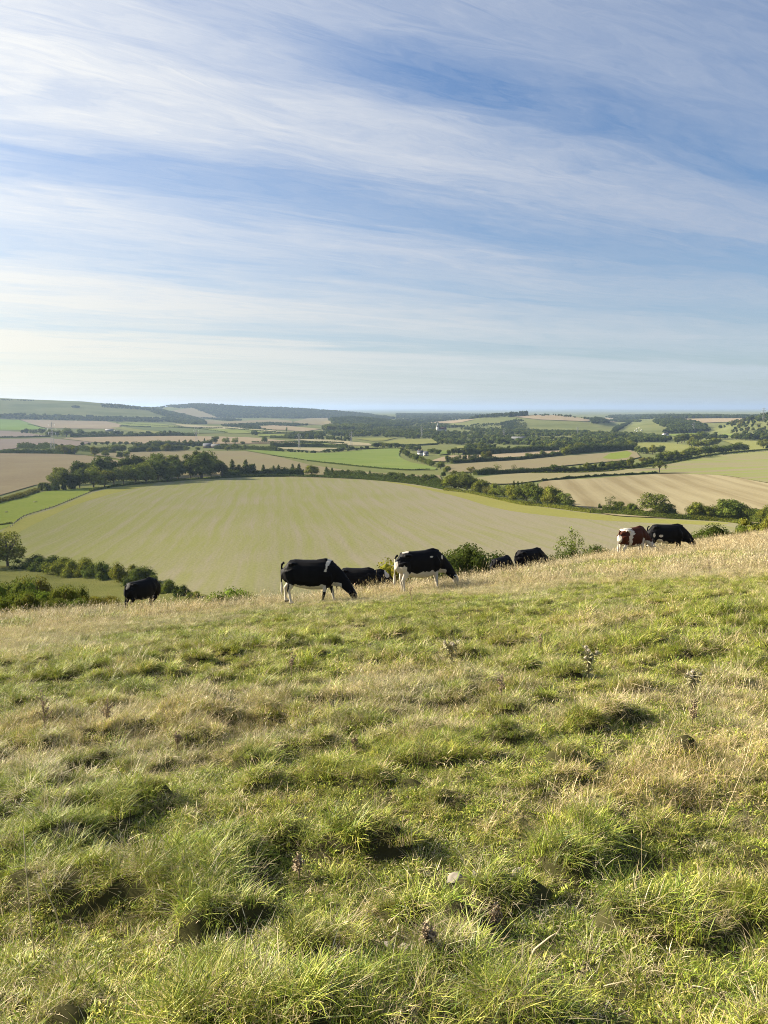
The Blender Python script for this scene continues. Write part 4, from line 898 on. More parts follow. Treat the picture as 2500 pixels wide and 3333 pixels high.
wood('hill_wood', [(2330,1402),(2345,1393),(2375,1381),(2414,1370),(2460,1362),(2500,1358),(2800,1342),(2800,1428),(2500,1427),(2400,1414),(2345,1408)], 10, 8, 13, 'bushy wooded hillside at the far edge of the frame under the pylon', ('mid','dark','olive','brown'), cap=9000)
wood('combe_wood', [(1920,1366),(1965,1364),(1982,1377),(1930,1380)], 10, 8, 12, 'dark hanging copse above the combe', ('dark',))
wood('combe_wood', [(1993,1406),(2008,1392),(2048,1378),(2055,1376),(2020,1398),(2006,1407)], 9, 7, 11, 'dark line of trees down the dry valley', ('dark',))
wood('woodland_belt', [(1720,1408),(1800,1406),(1900,1406),(1935,1410),(1900,1414),(1800,1413),(1720,1412)], 10, 6, 9, 'belt of trees along the foot of the round down', ('dark','mid'))
wood('woodland_belt', [(720,1387),(760,1384),(830,1386),(840,1392),(850,1398),(800,1396)], 13, 7, 11, 'small belt by the pinkish field with the poplar')
wood('woodland_belt', [(655,1362),(720,1362),(790,1369),(740,1371)], 14, 7, 11, 'dark belt below the pale notched field', ('dark',))
wood('woodland_belt', [(800,1383),(860,1380),(960,1382),(1000,1386),(960,1388),(860,1387)], 13, 7, 11, 'belt of small trees before the hanger wood')
wood('woodland_copse', [(930,1422),(960,1417),(1050,1413),(1062,1424),(1000,1431),(940,1429)], 13, 7, 12, 'loose copse between green strips and the plantation', ('mid','dark'), clump=.4)
wood('woodland_belt', [(1500,1466),(1560,1462),(1700,1460),(1850,1456),(1960,1452),(2040,1449),(2050,1457),(1950,1460),(1830,1463),(1700,1467),(1560,1471)], 11, 8, 13, 'olive belt of trees before the village woodland', ('mid','olive','dark'), clump=.3)
wood('woodland_belt', [(2060,1441),(2110,1439),(2170,1440),(2185,1432),(2160,1430),(2080,1434)], 10, 7, 11, 'belt of trees around the white house')
wood('woodland_belt', [(2330,1428),(2400,1424),(2500,1430),(2600,1428),(2600,1434),(2500,1436),(2400,1432)], 11, 9, 13, 'dark belt behind the sunny pasture', ('dark','mid'))
wood('skyline_trees', [(-400,1298),(0,1300),(70,1303),(110,1304),(110,1306),(0,1303),(-400,1302)], 16, 4, 7, 'thin line of bushes on the skyline of the long down', ('dark',))
wood('hill_copse', [(1656,1355),(1668,1353),(1716,1352.5),(1716,1355),(1668,1358),(1656,1358)], 12, 14, 20, 'dark pine clump crowning the round down', ('dark',), (3, 4))
wood('hill_copse', [(234,1326),(248,1325),(256,1327),(254,1330),(238,1330)], 11, 11, 15, 'small dark copse alone on the face of the long down', ('dark',))
wood('skyline_trees', [(1740,1352),(1800,1352),(1860,1356),(1930,1366),(1925,1368),(1850,1359),(1800,1355),(1740,1354)], 22, 6, 10, 'broken hedge trees on the flat top of the round down', ('dark','mid'))
wood('woodland_belt', [(1960,1371),(2000,1374),(2060,1375),(2090,1374),(2060,1370),(2010,1368)], 16, 8, 13, 'trees at the head of the dry valley', ('dark','mid'))
_q = cast([r[0] for r in FARREQ], [r[1] for r in FARREQ]); _h = np.array([r[2] for r in FARREQ])*_q[:, 1]/F*1.08; _w = _h*np.array([r[5] for r in FARREQ])
scatter('distant_trees', _q, [4 if r[4] == 'cone' else (3 if r[4] == 'tall' else int(r[0]) % 3) for r in FARREQ], np.column_stack([0*_h, 0*_h, _h*7]), np.column_stack([_w, _w, _h]), np.array([TINT[r[3]] for r in FARREQ]), FAR, 'small distant trees in the hedge belts of the valley', 'trees')
print('woods', WOODS, 'trees', len(TREES))
# ------------------------------------------------------------------ cattle
def loft(b, path, n=14, power=2.3):
    """rings (point, lateral radius, other radius) along a path, as one closed tube"""
    pts = [np.array(p[0], float) for p in path]; m = len(pts); V = []
    for i in range(m):
        tg = pts[min(i+1, m-1)]-pts[max(i-1, 0)]; tg /= np.linalg.norm(tg)+1e-9
        lat = np.array((0, 1., 0))-tg*tg[1]; lat /= np.linalg.norm(lat); nr = np.cross(tg, lat)
        for k in range(n):
            w = 2*math.pi*k/n; c, s = math.cos(w), math.sin(w)
            c = math.copysign(abs(c)**(2/power), c); s = math.copysign(abs(s)**(2/power), s)
            V.append(pts[i]+lat*c*path[i][1]+nr*s*path[i][2])
    Q = [(i*n+k, i*n+(k+1) % n, (i+1)*n+(k+1) % n, (i+1)*n+k) for i in range(m-1) for k in range(n)]
    V.append(pts[0]); V.append(pts[-1]); A = m*n
    T = [(A, (k+1) % n, k) for k in range(n)]+[(A+1, (m-1)*n+k, (m-1)*n+(k+1) % n) for k in range(n)]
    b.add(V, Q, T)
def hide_mat():
    m, t, out = material('hide')
    b = t.new('ShaderNodeBsdfPrincipled'); a = t.new('ShaderNodeAttribute', attribute_type='GEOMETRY', attribute_name='coat')
    tc = t.new('ShaderNodeTexCoord'); n = t.noise(t.vmath('MULTIPLY', tc.outputs['Object'], (12, 40, 40)), 1, 3)
    c = t.mix(t.math('MULTIPLY', n, .35), a.outputs['Color'], (.1, .085, .06, 1), 'SOFT_LIGHT')
    t.l.new(c, b.inputs['Base Color']); b.inputs['Roughness'].default_value = .62; b.inputs['Specular IOR Level'].default_value = .10
    b.inputs['Sheen Weight'].default_value = 0
    bp = t.new('ShaderNodeBump'); bp.inputs['Strength'].default_value = .25; bp.inputs['Distance'].default_value = .01
    t.l.new(n, bp.inputs['Height']); t.l.new(bp.outputs[0], b.inputs['Normal'])
    t.l.new(b.outputs[0], out.inputs[0]); return m
HIDE = hide_mat()
def cow_shape(lh=(0, 0), lf=(0, 0), head='graze', tail=0.0, udder=.0, neckturn=0.0, hipdrop=0.0, thin=0.0):
    """one continuous body, facing +X, standing on z = 0, withers at about 1.32 m. lh / lf: how far each hind / fore hoof is set forward"""
    b = MB(); w = .92-thin
    loft(b, [((-.84,0,1.04-hipdrop),.06,.12),((-.80,0,1.0-hipdrop),.17*w,.25),((-.70,0,.965-hipdrop*.8),.235*w,.335),((-.52,0,.93-hipdrop*.5),.28*w,.39),((-.25,0,.885),.325*w,.42),((.05,0,.865),.35*w,.44),((.32,0,.87),.33*w,.44),((.55,0,.90),.27*w,.425),((.70,0,.925),.215*w,.375),((.82,0,.92),.15,.27),((.88,0,.91),.08,.15)], 18, 2.35)
    # hip and shoulder points, withers ridge
    for s in (-1, 1):
        loft(b, [((-.62,.16*s,1.20-hipdrop),.06,.06),((-.50,.2*s,1.22-hipdrop*.6),.075,.05),((-.38,.19*s,1.2),.05,.04)], 8)
        loft(b, [((.50,.18*s,1.12),.07,.1),((.60,.2*s,.88),.085,.14),((.66,.17*s,.70),.06,.1)], 8)
    loft(b, [((.25,0,1.27),.05,.05),((.52,0,1.31),.06,.055),((.75,0,1.24),.05,.05)], 8)
    for k, s in enumerate((-1, 1)):
        d = lh[k]; y = .165*s
        loft(b, [((-.62,y*.9,1.02),.13,.22),((-.58+d*.1,y,.82),.125,.2),((-.56+d*.3,y*1.05,.66),.095,.135),((-.66+d*.55,y*1.03,.50),.06,.085),((-.72+d*.75,y,.42),.047,.062),((-.70+d*.85,y,.30),.038,.044),((-.69+d*.97,y,.14),.036,.04),((-.675+d,y,.075),.045,.05),((-.65+d,y,.045),.052,.065),((-.635+d,y,0),.056,.075)], 10, 2.1)
        d = lf[k]; y = .15*s
        loft(b, [((.58,y*1.05,.86),.095,.15),((.56+d*.15,y*1.05,.68),.08,.11),((.56+d*.4,y,.52),.058,.07),((.57+d*.6,y,.40),.052,.056),((.57+d*.68,y,.34),.046,.05),((.565+d*.85,y,.20),.035,.038),((.565+d*.96,y,.10),.036,.04),((.58+d,y,.07),.045,.048),((.60+d,y,.04),.05,.06),((.615+d,y,0),.054,.068)], 10, 2.1)
    nt = neckturn
    if head == 'graze':
        N = [((.55,0,.98),.17,.33),((.80,nt*.1,.88),.135,.27),((1.0,nt*.35,.74),.11,.21),((1.17,nt*.65,.57),.1,.165),((1.29,nt*.9,.43),.095,.13),((1.35,nt,.36),.085,.10)]
        H = [((1.27,nt*.95,.47),.085,.09),((1.34,nt,.385),.112,.115),((1.40,nt*1.05,.27),.105,.112),((1.435,nt*1.08,.16),.078,.088),((1.455,nt*1.1,.06),.066,.072),((1.465,nt*1.1,-.0),.07,.066),((1.465,nt*1.1,-.03),.04,.04)]
        e0 = (1.30, nt, .41); ed = (-.02, 1, .02)
    elif head == 'low':
        N = [((.55,0,.98),.17,.33),((.82,nt*.1,.93),.135,.25),((1.04,nt*.35,.82),.11,.19),((1.22,nt*.65,.68),.1,.15),((1.34,nt*.9,.58),.095,.12)]
        H = [((1.28,nt*.9,.65),.085,.09),((1.37,nt,.56),.112,.115),((1.46,nt*1.05,.44),.105,.112),((1.52,nt*1.08,.33),.078,.088),((1.56,nt*1.1,.23),.066,.072),((1.575,nt*1.1,.17),.06,.06)]
        e0 = (1.33, nt, .59); ed = (-.02, 1, .02)
    else:   # reaching its head back and down between the forelegs
        N = [((.5,0,1.0),.18,.34),((.80,.0,.94),.15,.30),((.98,.03,.78),.13,.25),((1.02,.06,.60),.12,.2),((.98,.1,.45),.11,.15)]
        H = [((1.03,.07,.54),.09,.1),((.99,.1,.44),.112,.115),((.90,.13,.33),.105,.112),((.82,.15,.25),.078,.088),((.74,.16,.18),.066,.072),((.70,.16,.15),.055,.055)]
        e0 = (1.02, .08, .52); ed = (.45, .9, .02)
    loft(b, N, 14, 2.1); loft(b, H, 12, 2.4)
    for s in (-1, 1):
        p = np.array(e0); v = np.array((ed[0] if head != 'back' else ed[0], ed[1]*s, ed[2])) if head != 'back' else np.array((.9*(1 if s < 0 else .4), .35*s, .0))
        q = p+v*.09
        loft(b, [(tuple(q),.025,.02),(tuple(q+v*.07+np.array((-.01,0,-.01))),.055,.02),(tuple(q+v*.14+np.array((-.01,0,-.035))),.05,.018),(tuple(q+v*.19+np.array((-.01,0,-.06))),.02,.014)], 8, 2)
    if udder:
        loft(b, [((-.52,0,.62),.05,.08),((-.42,0,.56),.12*udder,.13*udder),((-.28,0,.58),.11*udder,.11*udder),((-.14,0,.62),.05,.05)], 10, 2)
    else:
        loft(b, [((-.2,0,.56),.03,.05),((-.06,0,.50),.045,.05),((.06,0,.50),.035,.04)], 8, 2)
    loft(b, [((.72,0,.66),.05,.1),((.86,0,.62),.04,.11),((1.0,0,.58),.03,.07)], 8, 2)          # dewlap
    ty = tail
    loft(b, [((-.80,0,1.22-hipdrop),.04,.045),((-.875,ty*.15,1.16-hipdrop),.034,.038),((-.90,ty*.35,1.0-hipdrop),.027,.027),((-.905,ty*.6,.80),.024,.024),((-.90,ty*.85,.62),.026,.026),((-.895,ty,.50),.042,.042),((-.895,ty*1.05,.36),.045,.045),((-.895,ty*1.1,.24),.02,.02)], 8, 2)
    me = b.mesh('cow_rough'); o = bpy.data.objects.new('cow_rough', me); COL.objects.link(o)
    r = o.modifiers.new('r', 'REMESH'); r.mode = 'VOXEL'; r.voxel_size = .0165
    s = o.modifiers.new('s', 'SMOOTH'); s.iterations = 5; s.factor = .5
    bpy.context.view_layer.update()
    ev = o.evaluated_get(bpy.context.evaluated_depsgraph_get()); out = bpy.data.meshes.new_from_object(ev)
    COL.objects.unlink(o); bpy.data.objects.remove(o)
    return out
def nz3(P, s, seed): return (vnoise(P[:, 0]*s+P[:, 1]*s*.7, P[:, 2]*s+P[:, 1]*s*.5, seed)-.5)
BLACK = np.array((.0055, .0055, .0075)); WHITE = np.array((.62, .57, .49)); RED = np.array((.07, .019, .009)); PINKISH = np.array((.45, .33, .26))
def cow(name, px, depth, heading, label, coat, scale=1.0, base=BLACK, pose=None, grp='cattle grazing along the crest', sink=.0, xw=None, lean=0.0):
    me = cow_shape(**(pose or {}))
    n = len(me.vertices); P = np.zeros(n*3); me.vertices.foreach_get('co', P); P = P.reshape(-1, 3)
    # ribs, hips and spine read in the coat
    jit = nz3(P, 9, 3)*.09+nz3(P, 24, 5)*.05
    C = np.tile(base, (n, 1)); Wm = coat(P, jit)
    C[Wm] = WHITE
    C[(P[:, 2] < .045) & (P[:, 0] < 1.2)] = (.03, .026, .022)          # hooves
    nose = (P[:, 0] > 1.3) & (P[:, 2] < .05)
    C[nose] = PINKISH*.35
    a = me.color_attributes.new('coat', 'FLOAT_COLOR', 'POINT'); a.data.foreach_set('color', np.column_stack([C, np.ones(n)]).astype(np.float32).ravel())
    me.polygons.foreach_set('use_smooth', np.ones(len(me.polygons), bool))
    X = (px-CX)/F*depth*1.0; z = float(terrain(X, depth))-sink
    o = put(name, me, HIDE); o.location = (X, depth, z); o.scale = (scale*.95, scale, scale*1.02)
    o.rotation_euler = (0, lean, heading)
    return tag(o, label, 'cow', grp)
def ell(P, c, r): return (((P[:, :len(c)]-np.array(c))/np.array(r))**2).sum(1)
def side(P): return P[:, 1] < 0
def coat_one(P, j):      # black, white shoulder stripe, pale belly and socks
    x, y, z = P.T
    w = (np.abs(x-(.62-.38*(1.25-z))+j*.5) < .032+.05*np.clip((z-1.13)*5, 0, 1)) & (z > 1.0)
    w |= (z < .62+j*.8) & (x > -.45) & (x < .55) & (np.abs(y) < .25) & (z > .40)
    w |= (x < -.40) & (x > -.9) & (z < .62+j) & (z > .05) & ((x > -.645+j*.6+.1*(z-.3)) | (y > 0))
    w |= (x > .4) & (x < .9) & (z < .30+j) & (y > 0)
    w |= (x > .7) & (z < .66+j*.5) & (x < 1.03) & (np.abs(y) < .12)
    w |= (x < -.86) & (z < .62) 
    w |= (x < -.7) & (np.abs(x+.6-j) < .03) & (z > 1.28)
    w |= (x > 1.33) & (np.abs(y) < .045+j*.2) & (z > .12) & (x > 1.36)
    return w
def coat_two(P, j):      # black body, white legs, belly and face
    x, y, z = P.T
    w = (z < .66+j*1.2+.10*np.clip(-(x+.3), 0, .5)) & (x < 1.0)
    w |= (x < -.6) & (z < .86+j*1.2) & (np.abs(y) > .05)
    w |= (x < -.845) & (z < 1.1)
    w |= (ell(P, (.36, -.32, 1.12), (.075, .2, .028)) < 1) | (ell(P, (.82, -.2, 1.06), (.05, .2, .07)) < 1+j*3)
    w |= (ell(P, (-.55, 0, 1.32), (.16, .12, .06)) < 1+j*4)
    w |= (x > 1.24) & (z < .44) & (x > 1.27+j*.3)
    return w
def coat_three(P, j):
    x, y, z = P.T
    return (ell(P, (-.15, 0, 1.3), (.3, .14, .06)) < 1+j*5) | (ell(P, (.8, 0, 1.15), (.13, .3, .2)) < 1+j*5) | (z < .45+j)
def coat_red(P, j):
    x, y, z = P.T
    j2 = nz3(P, 5, 17)*.35+nz3(P, 14, 19)*.18
    w = (z < .60+j) | ((x < -.845) & (z < 1.05))
    w |= (np.abs(x+.40+.12*(z-1)+j2) < .13) & (z > .5)
    w |= (z > 1.22+j2*.5) & (x < -.30) & (x > -.82)
    w |= (ell(P, (.5, -.27, .72), (.09, .2, .14)) < 1+j2*3)
    w |= (x > 1.22) & (z < .47+j)
    w |= (x > .7) & (z < .68+j) & (x < 1.1)
    return w
def coat_far(P, j):
    x, y, z = P.T
    w = (ell(P, (-.33, 0, .58), (.26, .35, .15)) < 1+j*5)
    w |= (ell(P, (-.30, -.30, .82), (.10, .12, .06)) < 1+j*6) | (ell(P, (-.62, -.25, .85), (.05, .12, .1)) < 1+j*5)
    w |= (np.abs(x+.05) < .12) & (z < .56+j)
    return w
def coat_none(P, j): return np.zeros(len(P), bool)
def coat_calf(P, j):
    x, y, z = P.T
    return (ell(P, (-.30, 0, .53), (.18, .2, .09)) < 1) | ((z < .2+j) & (x < -.5) & (y < -.1) & (np.abs(z-.27) < .05))
cow('grazing_cow', 1003, 23.0, R(-4), 'big black cow with a narrow white shoulder stripe and pale belly, head down', coat_one, 1.02, pose=dict(lh=(.10,-.13), lf=(-.14,.18), tail=.02, neckturn=-.04))
cow('grazing_cow', 1366, 24.6, R(24), 'black cow with white legs, white belly and white face, ribs showing', coat_two, 1.0, pose=dict(lh=(.05,.14), lf=(.06,.22), tail=.05, udder=.7, neckturn=-.06, thin=.1))
cow('grazing_cow', 1160, 30.5, R(-8), 'black cow half hidden by grass just behind the striped shoulder cow', coat_none, .98, pose=dict(lh=(.1,0), lf=(.1,0), thin=.05))
cow('grazing_cow', 1200, 32.5, R(10), 'black cow with a white patch along its back and white on its neck', coat_three, 1.0, pose=dict(lh=(.1,0), lf=(.1,0), neckturn=.2))
cow('grazing_cow', 1638, 36.0, R(48), 'all black cow lower on the slope behind the straw, tail end of the pair', coat_none, .92, pose=dict(lh=(.1,0), lf=(.1,0), thin=.05))
cow('grazing_cow', 1730, 37.0, R(30), 'all black cow standing higher, front one of the pair beside dark bushes', coat_none, 1.0, pose=dict(lh=(.05,.1), lf=(.1,0), neckturn=-.15))
cow('grazing_cow', 2068, 38.0, R(32), 'red and white cow with white hind legs and a white face', coat_red, 1.12, base=RED, sink=.06, pose=dict(lh=(.02,.16), lf=(.02,.22), tail=.02, udder=.6, neckturn=-.1))
cow('grazing_cow', 2180, 40.0, R(-6), 'large black cow with a white patched udder, overlapped by the red cow', coat_far, 1.14, sink=.08, pose=dict(lh=(.05,.1), lf=(.1,0), udder=1.1, tail=.06, neckturn=-.05))
cow('grazing_calf', 440, 28.0, R(58), 'small all black calf alone, curling its head down towards its forelegs', coat_calf, .84, pose=dict(lh=(-.02,.04), lf=(-.22,.10), head='back', tail=.0, hipdrop=.0), grp='cattle grazing along the crest')

# ------------------------------------------------------------------ buildings, pylons, fence
PAINT = plain('white_render', (.72, .70, .64), .8, .06, 1.5); SLATE = plain('slate_roof', (.075, .08, .095), .7, .25, 1.2); TILE = plain('red_roof', (.085, .04, .034), .8, .3, 1.2)  # roof red is darkened to carry the shade over the farm sheds
GREYM = plain('grey_sheeting', (.12, .125, .13), .95, .15, .8); PALEROOF = plain('pale_roof_sheeting', (.2, .195, .19), .6, .1, .7); DARKG = plain('window_glass', (.02, .025, .03), .15, .1, 3, .5); BRICK = plain('brick', (.24, .15, .11), .9, .25, 3)
STEEL = plain('galvanised_steel', (.22, .225, .235), .5, .15, 2, .5); WHITEG = plain('glass_insulator', (.75, .77, .78), .3, .05, 2, .6); WOOD = plain('weathered_wood', (.12, .10, .075), .9, .3, 6); STONE = plain('flint_stone', (.42, .41, .38), .9, .25, 2)
def house(name, px, py, wpx, hm, dm, rz, wall, roof, label, cat='house', pitch=.42, wins=3, chim=0, grp=None, hip=False, door=True):
    P = cast(px, py, 150)[0]; D = math.hypot(P[0], P[1]); L = wpx*D/F
    r = empty(name, (P[0], P[1], P[2]-.1), rz); tag(r, label, cat, grp)
    b = MB(); b.box((0, 0, hm/2), (L, dm, hm))
    rh = dm*pitch
    for s in (-1, 1):
        x0, x1 = sorted((s*(L/2), s*(L/2-.3)))
        V = [(x0,-dm/2,hm),(x0,dm/2,hm),(x0,0,hm+rh),(x1,-dm/2,hm),(x1,dm/2,hm),(x1,0,hm+rh)]
        b.add(V, [(0,3,4,1),(1,4,5,2),(2,5,3,0)], [(0,1,2),(3,5,4)])
    b.build('wall', wall, r)
    o = .45; e = dm/2+o; dz = rh*o/(dm/2); th = .18
    b = MB()
    for s in (-1, 1):
        hx = L/2+.35; ix = hx-(dm*.35 if hip else 0)
        V = [(-hx,s*e,hm-dz+.04),(hx,s*e,hm-dz+.04),(ix,0,hm+rh+.05),(-ix,0,hm+rh+.05)]; V += [(x,y,z+th) for x, y, z in V]
        b.add(V, [(0,1,2,3),(7,6,5,4),(0,4,5,1),(1,5,6,2),(2,6,7,3),(3,7,4,0)])
    rf = b.build('roof', roof, r)
    for k in range(chim):
        c = MB(); x = (-.35+.7*k/max(1, chim-1))*L if chim > 1 else .3*L
        c.box((x, 0, hm+rh+.5), (.9, .7, 2.0)); c.box((x, 0, hm+rh+1.55), (1.05, .85, .15)); c.build('chimney', BRICK, rf)
    for k in range(wins):
        x = (-.5+(k+.5)/wins)*L
        for zz in ([hm*.32] if hm < 4.2 else [hm*.27, hm*.73]):
            if door and zz < hm*.4 and k == wins//2:
                c = MB(); c.box((x, -dm/2-.03, 1.05), (1.0, .1, 2.1)); c.build('door', WOOD, r); continue
            c = MB(); c.box((x, -dm/2-.02, zz), (1.3, .08, 1.25)); w = c.build('window', DARKG, r)
            f = MB(); f.box((x, -dm/2-.07, zz-.68), (1.55, .16, .1)); f.box((x, -dm/2-.075, zz), (.07, .04, 1.25)); f.build('frame', PAINT, w)
    return r
house('farmhouse', 1368, 1484, 17, 4.0, 6.0, R(-14), PAINT, SLATE, 'white farmhouse with a dark slate roof beside the bright crop trees', chim=2, wins=4)
house('farmhouse_wing', 1386, 1483, 14, 2.8, 5.5, R(12), PAINT, SLATE, 'low white wing with a dark roof joined to the farmhouse end', wins=3)
house('barn', 676, 1458, 26, 3.6, 11, R(8), WOOD, SLATE, 'long dark roofed barn before the mid wood trees', 'barn', wins=0, pitch=.3)
house('barn', 702, 1458, 26, 3.0, 10, R(4), WOOD, GREYM, 'lower grey roofed barn next to the long dark roofed barn', 'barn', wins=0, pitch=.25)
house('barn', 356, 1404, 22, 4, 11, R(4), GREYM, PALEROOF, 'pale roofed barn among trees behind the pinkish field', 'barn', wins=0, pitch=.18)
house('barn', 380, 1410, 18, 4, 12, R(6), GREYM, GREYM, 'small grey barn beside the pale roofed barn', 'barn', wins=0, pitch=.22)
house('barn', 1692, 1436, 52, 5.5, 18, R(-5), GREYM, GREYM, 'long grey farm shed among the village trees', 'barn', wins=0, pitch=.16)
house('cottage', 2166, 1421, 16, 4.8, 7, R(10), PAINT, SLATE, 'white cottage among trees below the chalk scar hill', wins=3, chim=1)
house('cottage', 1252, 1404, 10, 4.6, 7, R(10), PAINT, TILE, 'tiny white walled cottage at the edge of the hanger wood', wins=2)
house('farm_shed', 1374, 1573, 40, 1.5, 5, R(-16), GREYM, SLATE, 'blue grey roofed farm shed behind the domed field skyline', 'farm shed', wins=2, pitch=.4)
house('farm_shed', 1404, 1579, 26, 1.8, 4.5, R(-20), BRICK, TILE, 'steep red roofed farm building in the dark clump', 'farm shed', wins=1, pitch=.5)
house('farm_shed', 1430, 1583, 26, 1.4, 4.5, R(-10), BRICK, TILE, 'red roofed farm building nearest the field edge trees', 'farm shed', wins=1, pitch=.5)
def church():
    P = cast(1425, 1408, 400)[0]; D = math.hypot(P[0], P[1]); u = D/F
    r = empty('church', tuple(P), R(10)); tag(r, 'pale village church with a pointed spire rising from the trees', 'church')
    b = MB(); b.box((0, 0, 7), (6, 6, 14)); b.build('tower', STONE, r)
    b = MB(); b.add([(-3.2,-3.2,14),(3.2,-3.2,14),(3.2,3.2,14),(-3.2,3.2,14),(0,0,25)], [(0,3,2,1)], [(0,1,4),(1,2,4),(2,3,4),(3,0,4)]); b.build('spire', PALEROOF, r)
    b = MB(); b.box((12, 0, 4), (18, 8, 8)); b.build('nave', STONE, r)
    b = MB(); b.add([(3,-4.4,7.9),(21.4,-4.4,7.9),(21.4,4.4,7.9),(3,4.4,7.9),(3,0,13),(21.4,0,13)], [(0,1,5,4),(3,4,5,2),(0,3,2,1)], [(0,4,3),(1,2,5)]); b.build('roof', TILE, r)
church()
def pylon(px, py, hpx, rz, label, dmin=400, th=.13):
    P = cast(px, py, dmin)[0]; D = P[1]; H = hpx*D/F; k = H/50
    r = empty('electricity_pylon', tuple(P), rz); tag(r, label, 'pylon', 'pylons of the power line across the valley')
    def hw(z): return (4.2-(4.2-1.3)*min(1, z/.62))*.5*1.6 if z < .62 else 1.05*(1-(z-.62)/.38*.75)
    b = MB(); lv = [0,.12,.23,.33,.42,.5,.57,.64,.72,.8,.88,.95]
    for sx in (-1, 1):
        for sy in (-1, 1): b.tube([(sx*hw(z)*k, sy*hw(z)*k, z*H) for z in lv]+[(0, 0, H)], [th*1.5*k]*len(lv)+[th*k], 4)
    for z0, z1 in zip(lv[:-1], lv[1:]):
        a, c = hw(z0)*k, hw(z1)*k
        for s in (-1, 1):
            for (q0, q1) in ((-1, 1), (1, -1)):
                b.tube([(q0*a, s*a, z0*H), (q1*c, s*c, z1*H)], th*.6*k, 3); b.tube([(s*a, q0*a, z0*H), (s*c, q1*c, z1*H)], th*.6*k, 3)
    b.build('lattice_tower', STEEL, r)
    for z, w in ((.60, 6.0), (.75, 7.4), (.90, 5.6)):
        c = MB(); h0 = hw(z)*k
        for s in (-1, 1):
            for q in (-1, 1):
                c.tube([(s*h0, q*h0*.8, z*H), (s*w*k, 0, z*H+.3)], th*k, 4); c.tube([(s*h0*.8, q*h0*.6, z*H+2.2*k), (s*w*k, 0, z*H+.3)], th*.8*k, 4)
        c.tube([(-w*k, 0, z*H+.3), (w*k, 0, z*H+.3)], th*.8*k, 4)
        a = c.build('cross_arm', STEEL, r)
        for s in (-1, 1):
            i = MB(); i.tube([(s*w*k*.97, 0, z*H+.2), (s*w*k*.97, 0, z*H-1.6*k), (s*w*k*.97, 0, z*H-3.6*k)], [.15*k, .24*k, .2*k], 6); i.build('insulator', WHITEG, a)
    return r
pylon(172, 1464, 92, R(12), 'tall steel pylon with white insulators in front of the pinkish field')
pylon(640, 1442, 55, R(25), 'grey pylon above the mid wood by the barns')
pylon(974, 1462, 52, R(25), 'slender pylon standing over the dark hedge above the bright crop', th=.2)
pylon(1144, 1450, 46, R(20), 'grey pylon in front of the pale plantation', th=.2)
pylon(1373, 1424, 36, R(20), 'far pylon among the village trees', th=.22)
pylon(1640, 1428, 34, R(20), 'far pylon in front of the round down', th=.22)
pylon(1880, 1418, 30, R(-30), 'small far pylon where the combe opens', th=.25)
pylon(2258, 1409, 36, R(-20), 'pale pylon against the dark hill wood', th=.3)
pylon(2484, 1372, 46, R(-35), 'pylon on the skyline above the bushy wooded hillside', th=.2)
# wire fence along the edge of the domed field
W_ = castpoly(curve2([(34,1719),(76,1687),(130,1668),(179,1652),(235,1628),(293,1606)], 6), 6, False, 120)
fr = empty('wire_fence', tuple(W_[0])); tag(fr, 'post and wire fence between the green meadow and the domed field', 'fence')
L_ = np.concatenate([[0], np.cumsum(np.linalg.norm(np.diff(W_, axis=0), axis=1))]); tops = []
for s in np.arange(0, L_[-1], max(4.5, L_[-1]/50)):
    p = np.array([np.interp(s, L_, W_[:, k]) for k in range(3)])-W_[0]; h = random.uniform(1.1, 1.45)
    b = MB(); b.tube([(p[0], p[1], p[2]-.2), (p[0]+random.uniform(-.08, .08), p[1], p[2]+h)], [.13, .12], 6); b.build('post', WOOD, fr); tops.append(p)
b = MB()
for z in (.4, .75, 1.05): b.tube([t_+np.array((0, -.1, z)) for t_ in tops], .018, 3)
b.build('wire', STEEL, fr)
def trough(px, py, wpx, label):
    P = cast(px, py, 120)[0]; L = wpx*P[1]/F
    r = empty('feed_trough', tuple(P), R(-8)); tag(r, label, 'trough', 'troughs on the green meadow')
    b = MB(); b.box((0, -.35, .5), (L, .06, .4)); b.box((0, .35, .5), (L, .06, .4)); b.box((0, 0, .33), (L, .64, .06)); b.box((-L/2+.03, 0, .53), (.06, .64, .34)); b.box((L/2-.03, 0, .53), (.06, .64, .34)); b.build('basin', WOOD, r)
    for sx in (-1, 1):
        for sy in (-1, 1): c = MB(); c.box((sx*(L/2-.2), sy*.3, .15), (.08, .08, .32)); c.build('leg', WOOD, r)
trough(115, 1637, 12, 'longer low trough on the green meadow by the scrub bank'); trough(21, 1670, 8, 'shorter trough on the green meadow near the frame edge')
# chalk scar: a few pale rocks on the dry valley side
for i, (x, y) in enumerate([(2068,1402),(2074,1405),(2081,1394),(2088,1402),(2073,1398)]):
    P = cast(x, y, 900)[0]; V, T = ICO1; rg = np.random.default_rng(i); v = V*rg.uniform(.8, 1.2, (len(V), 1))*np.array((3.2, 2.5, 2.2))
    o = put('chalk_outcrop', mesh_np('chalk_outcrop', v+np.array((0, 0, .8)), [T]), M['lanewhite']); o.location = P; o.rotation_euler = (0, 0, i)
    tag(o, 'white chalk outcrop on the grassy slope beyond the dry valley', 'rock', 'white chalk outcrops')
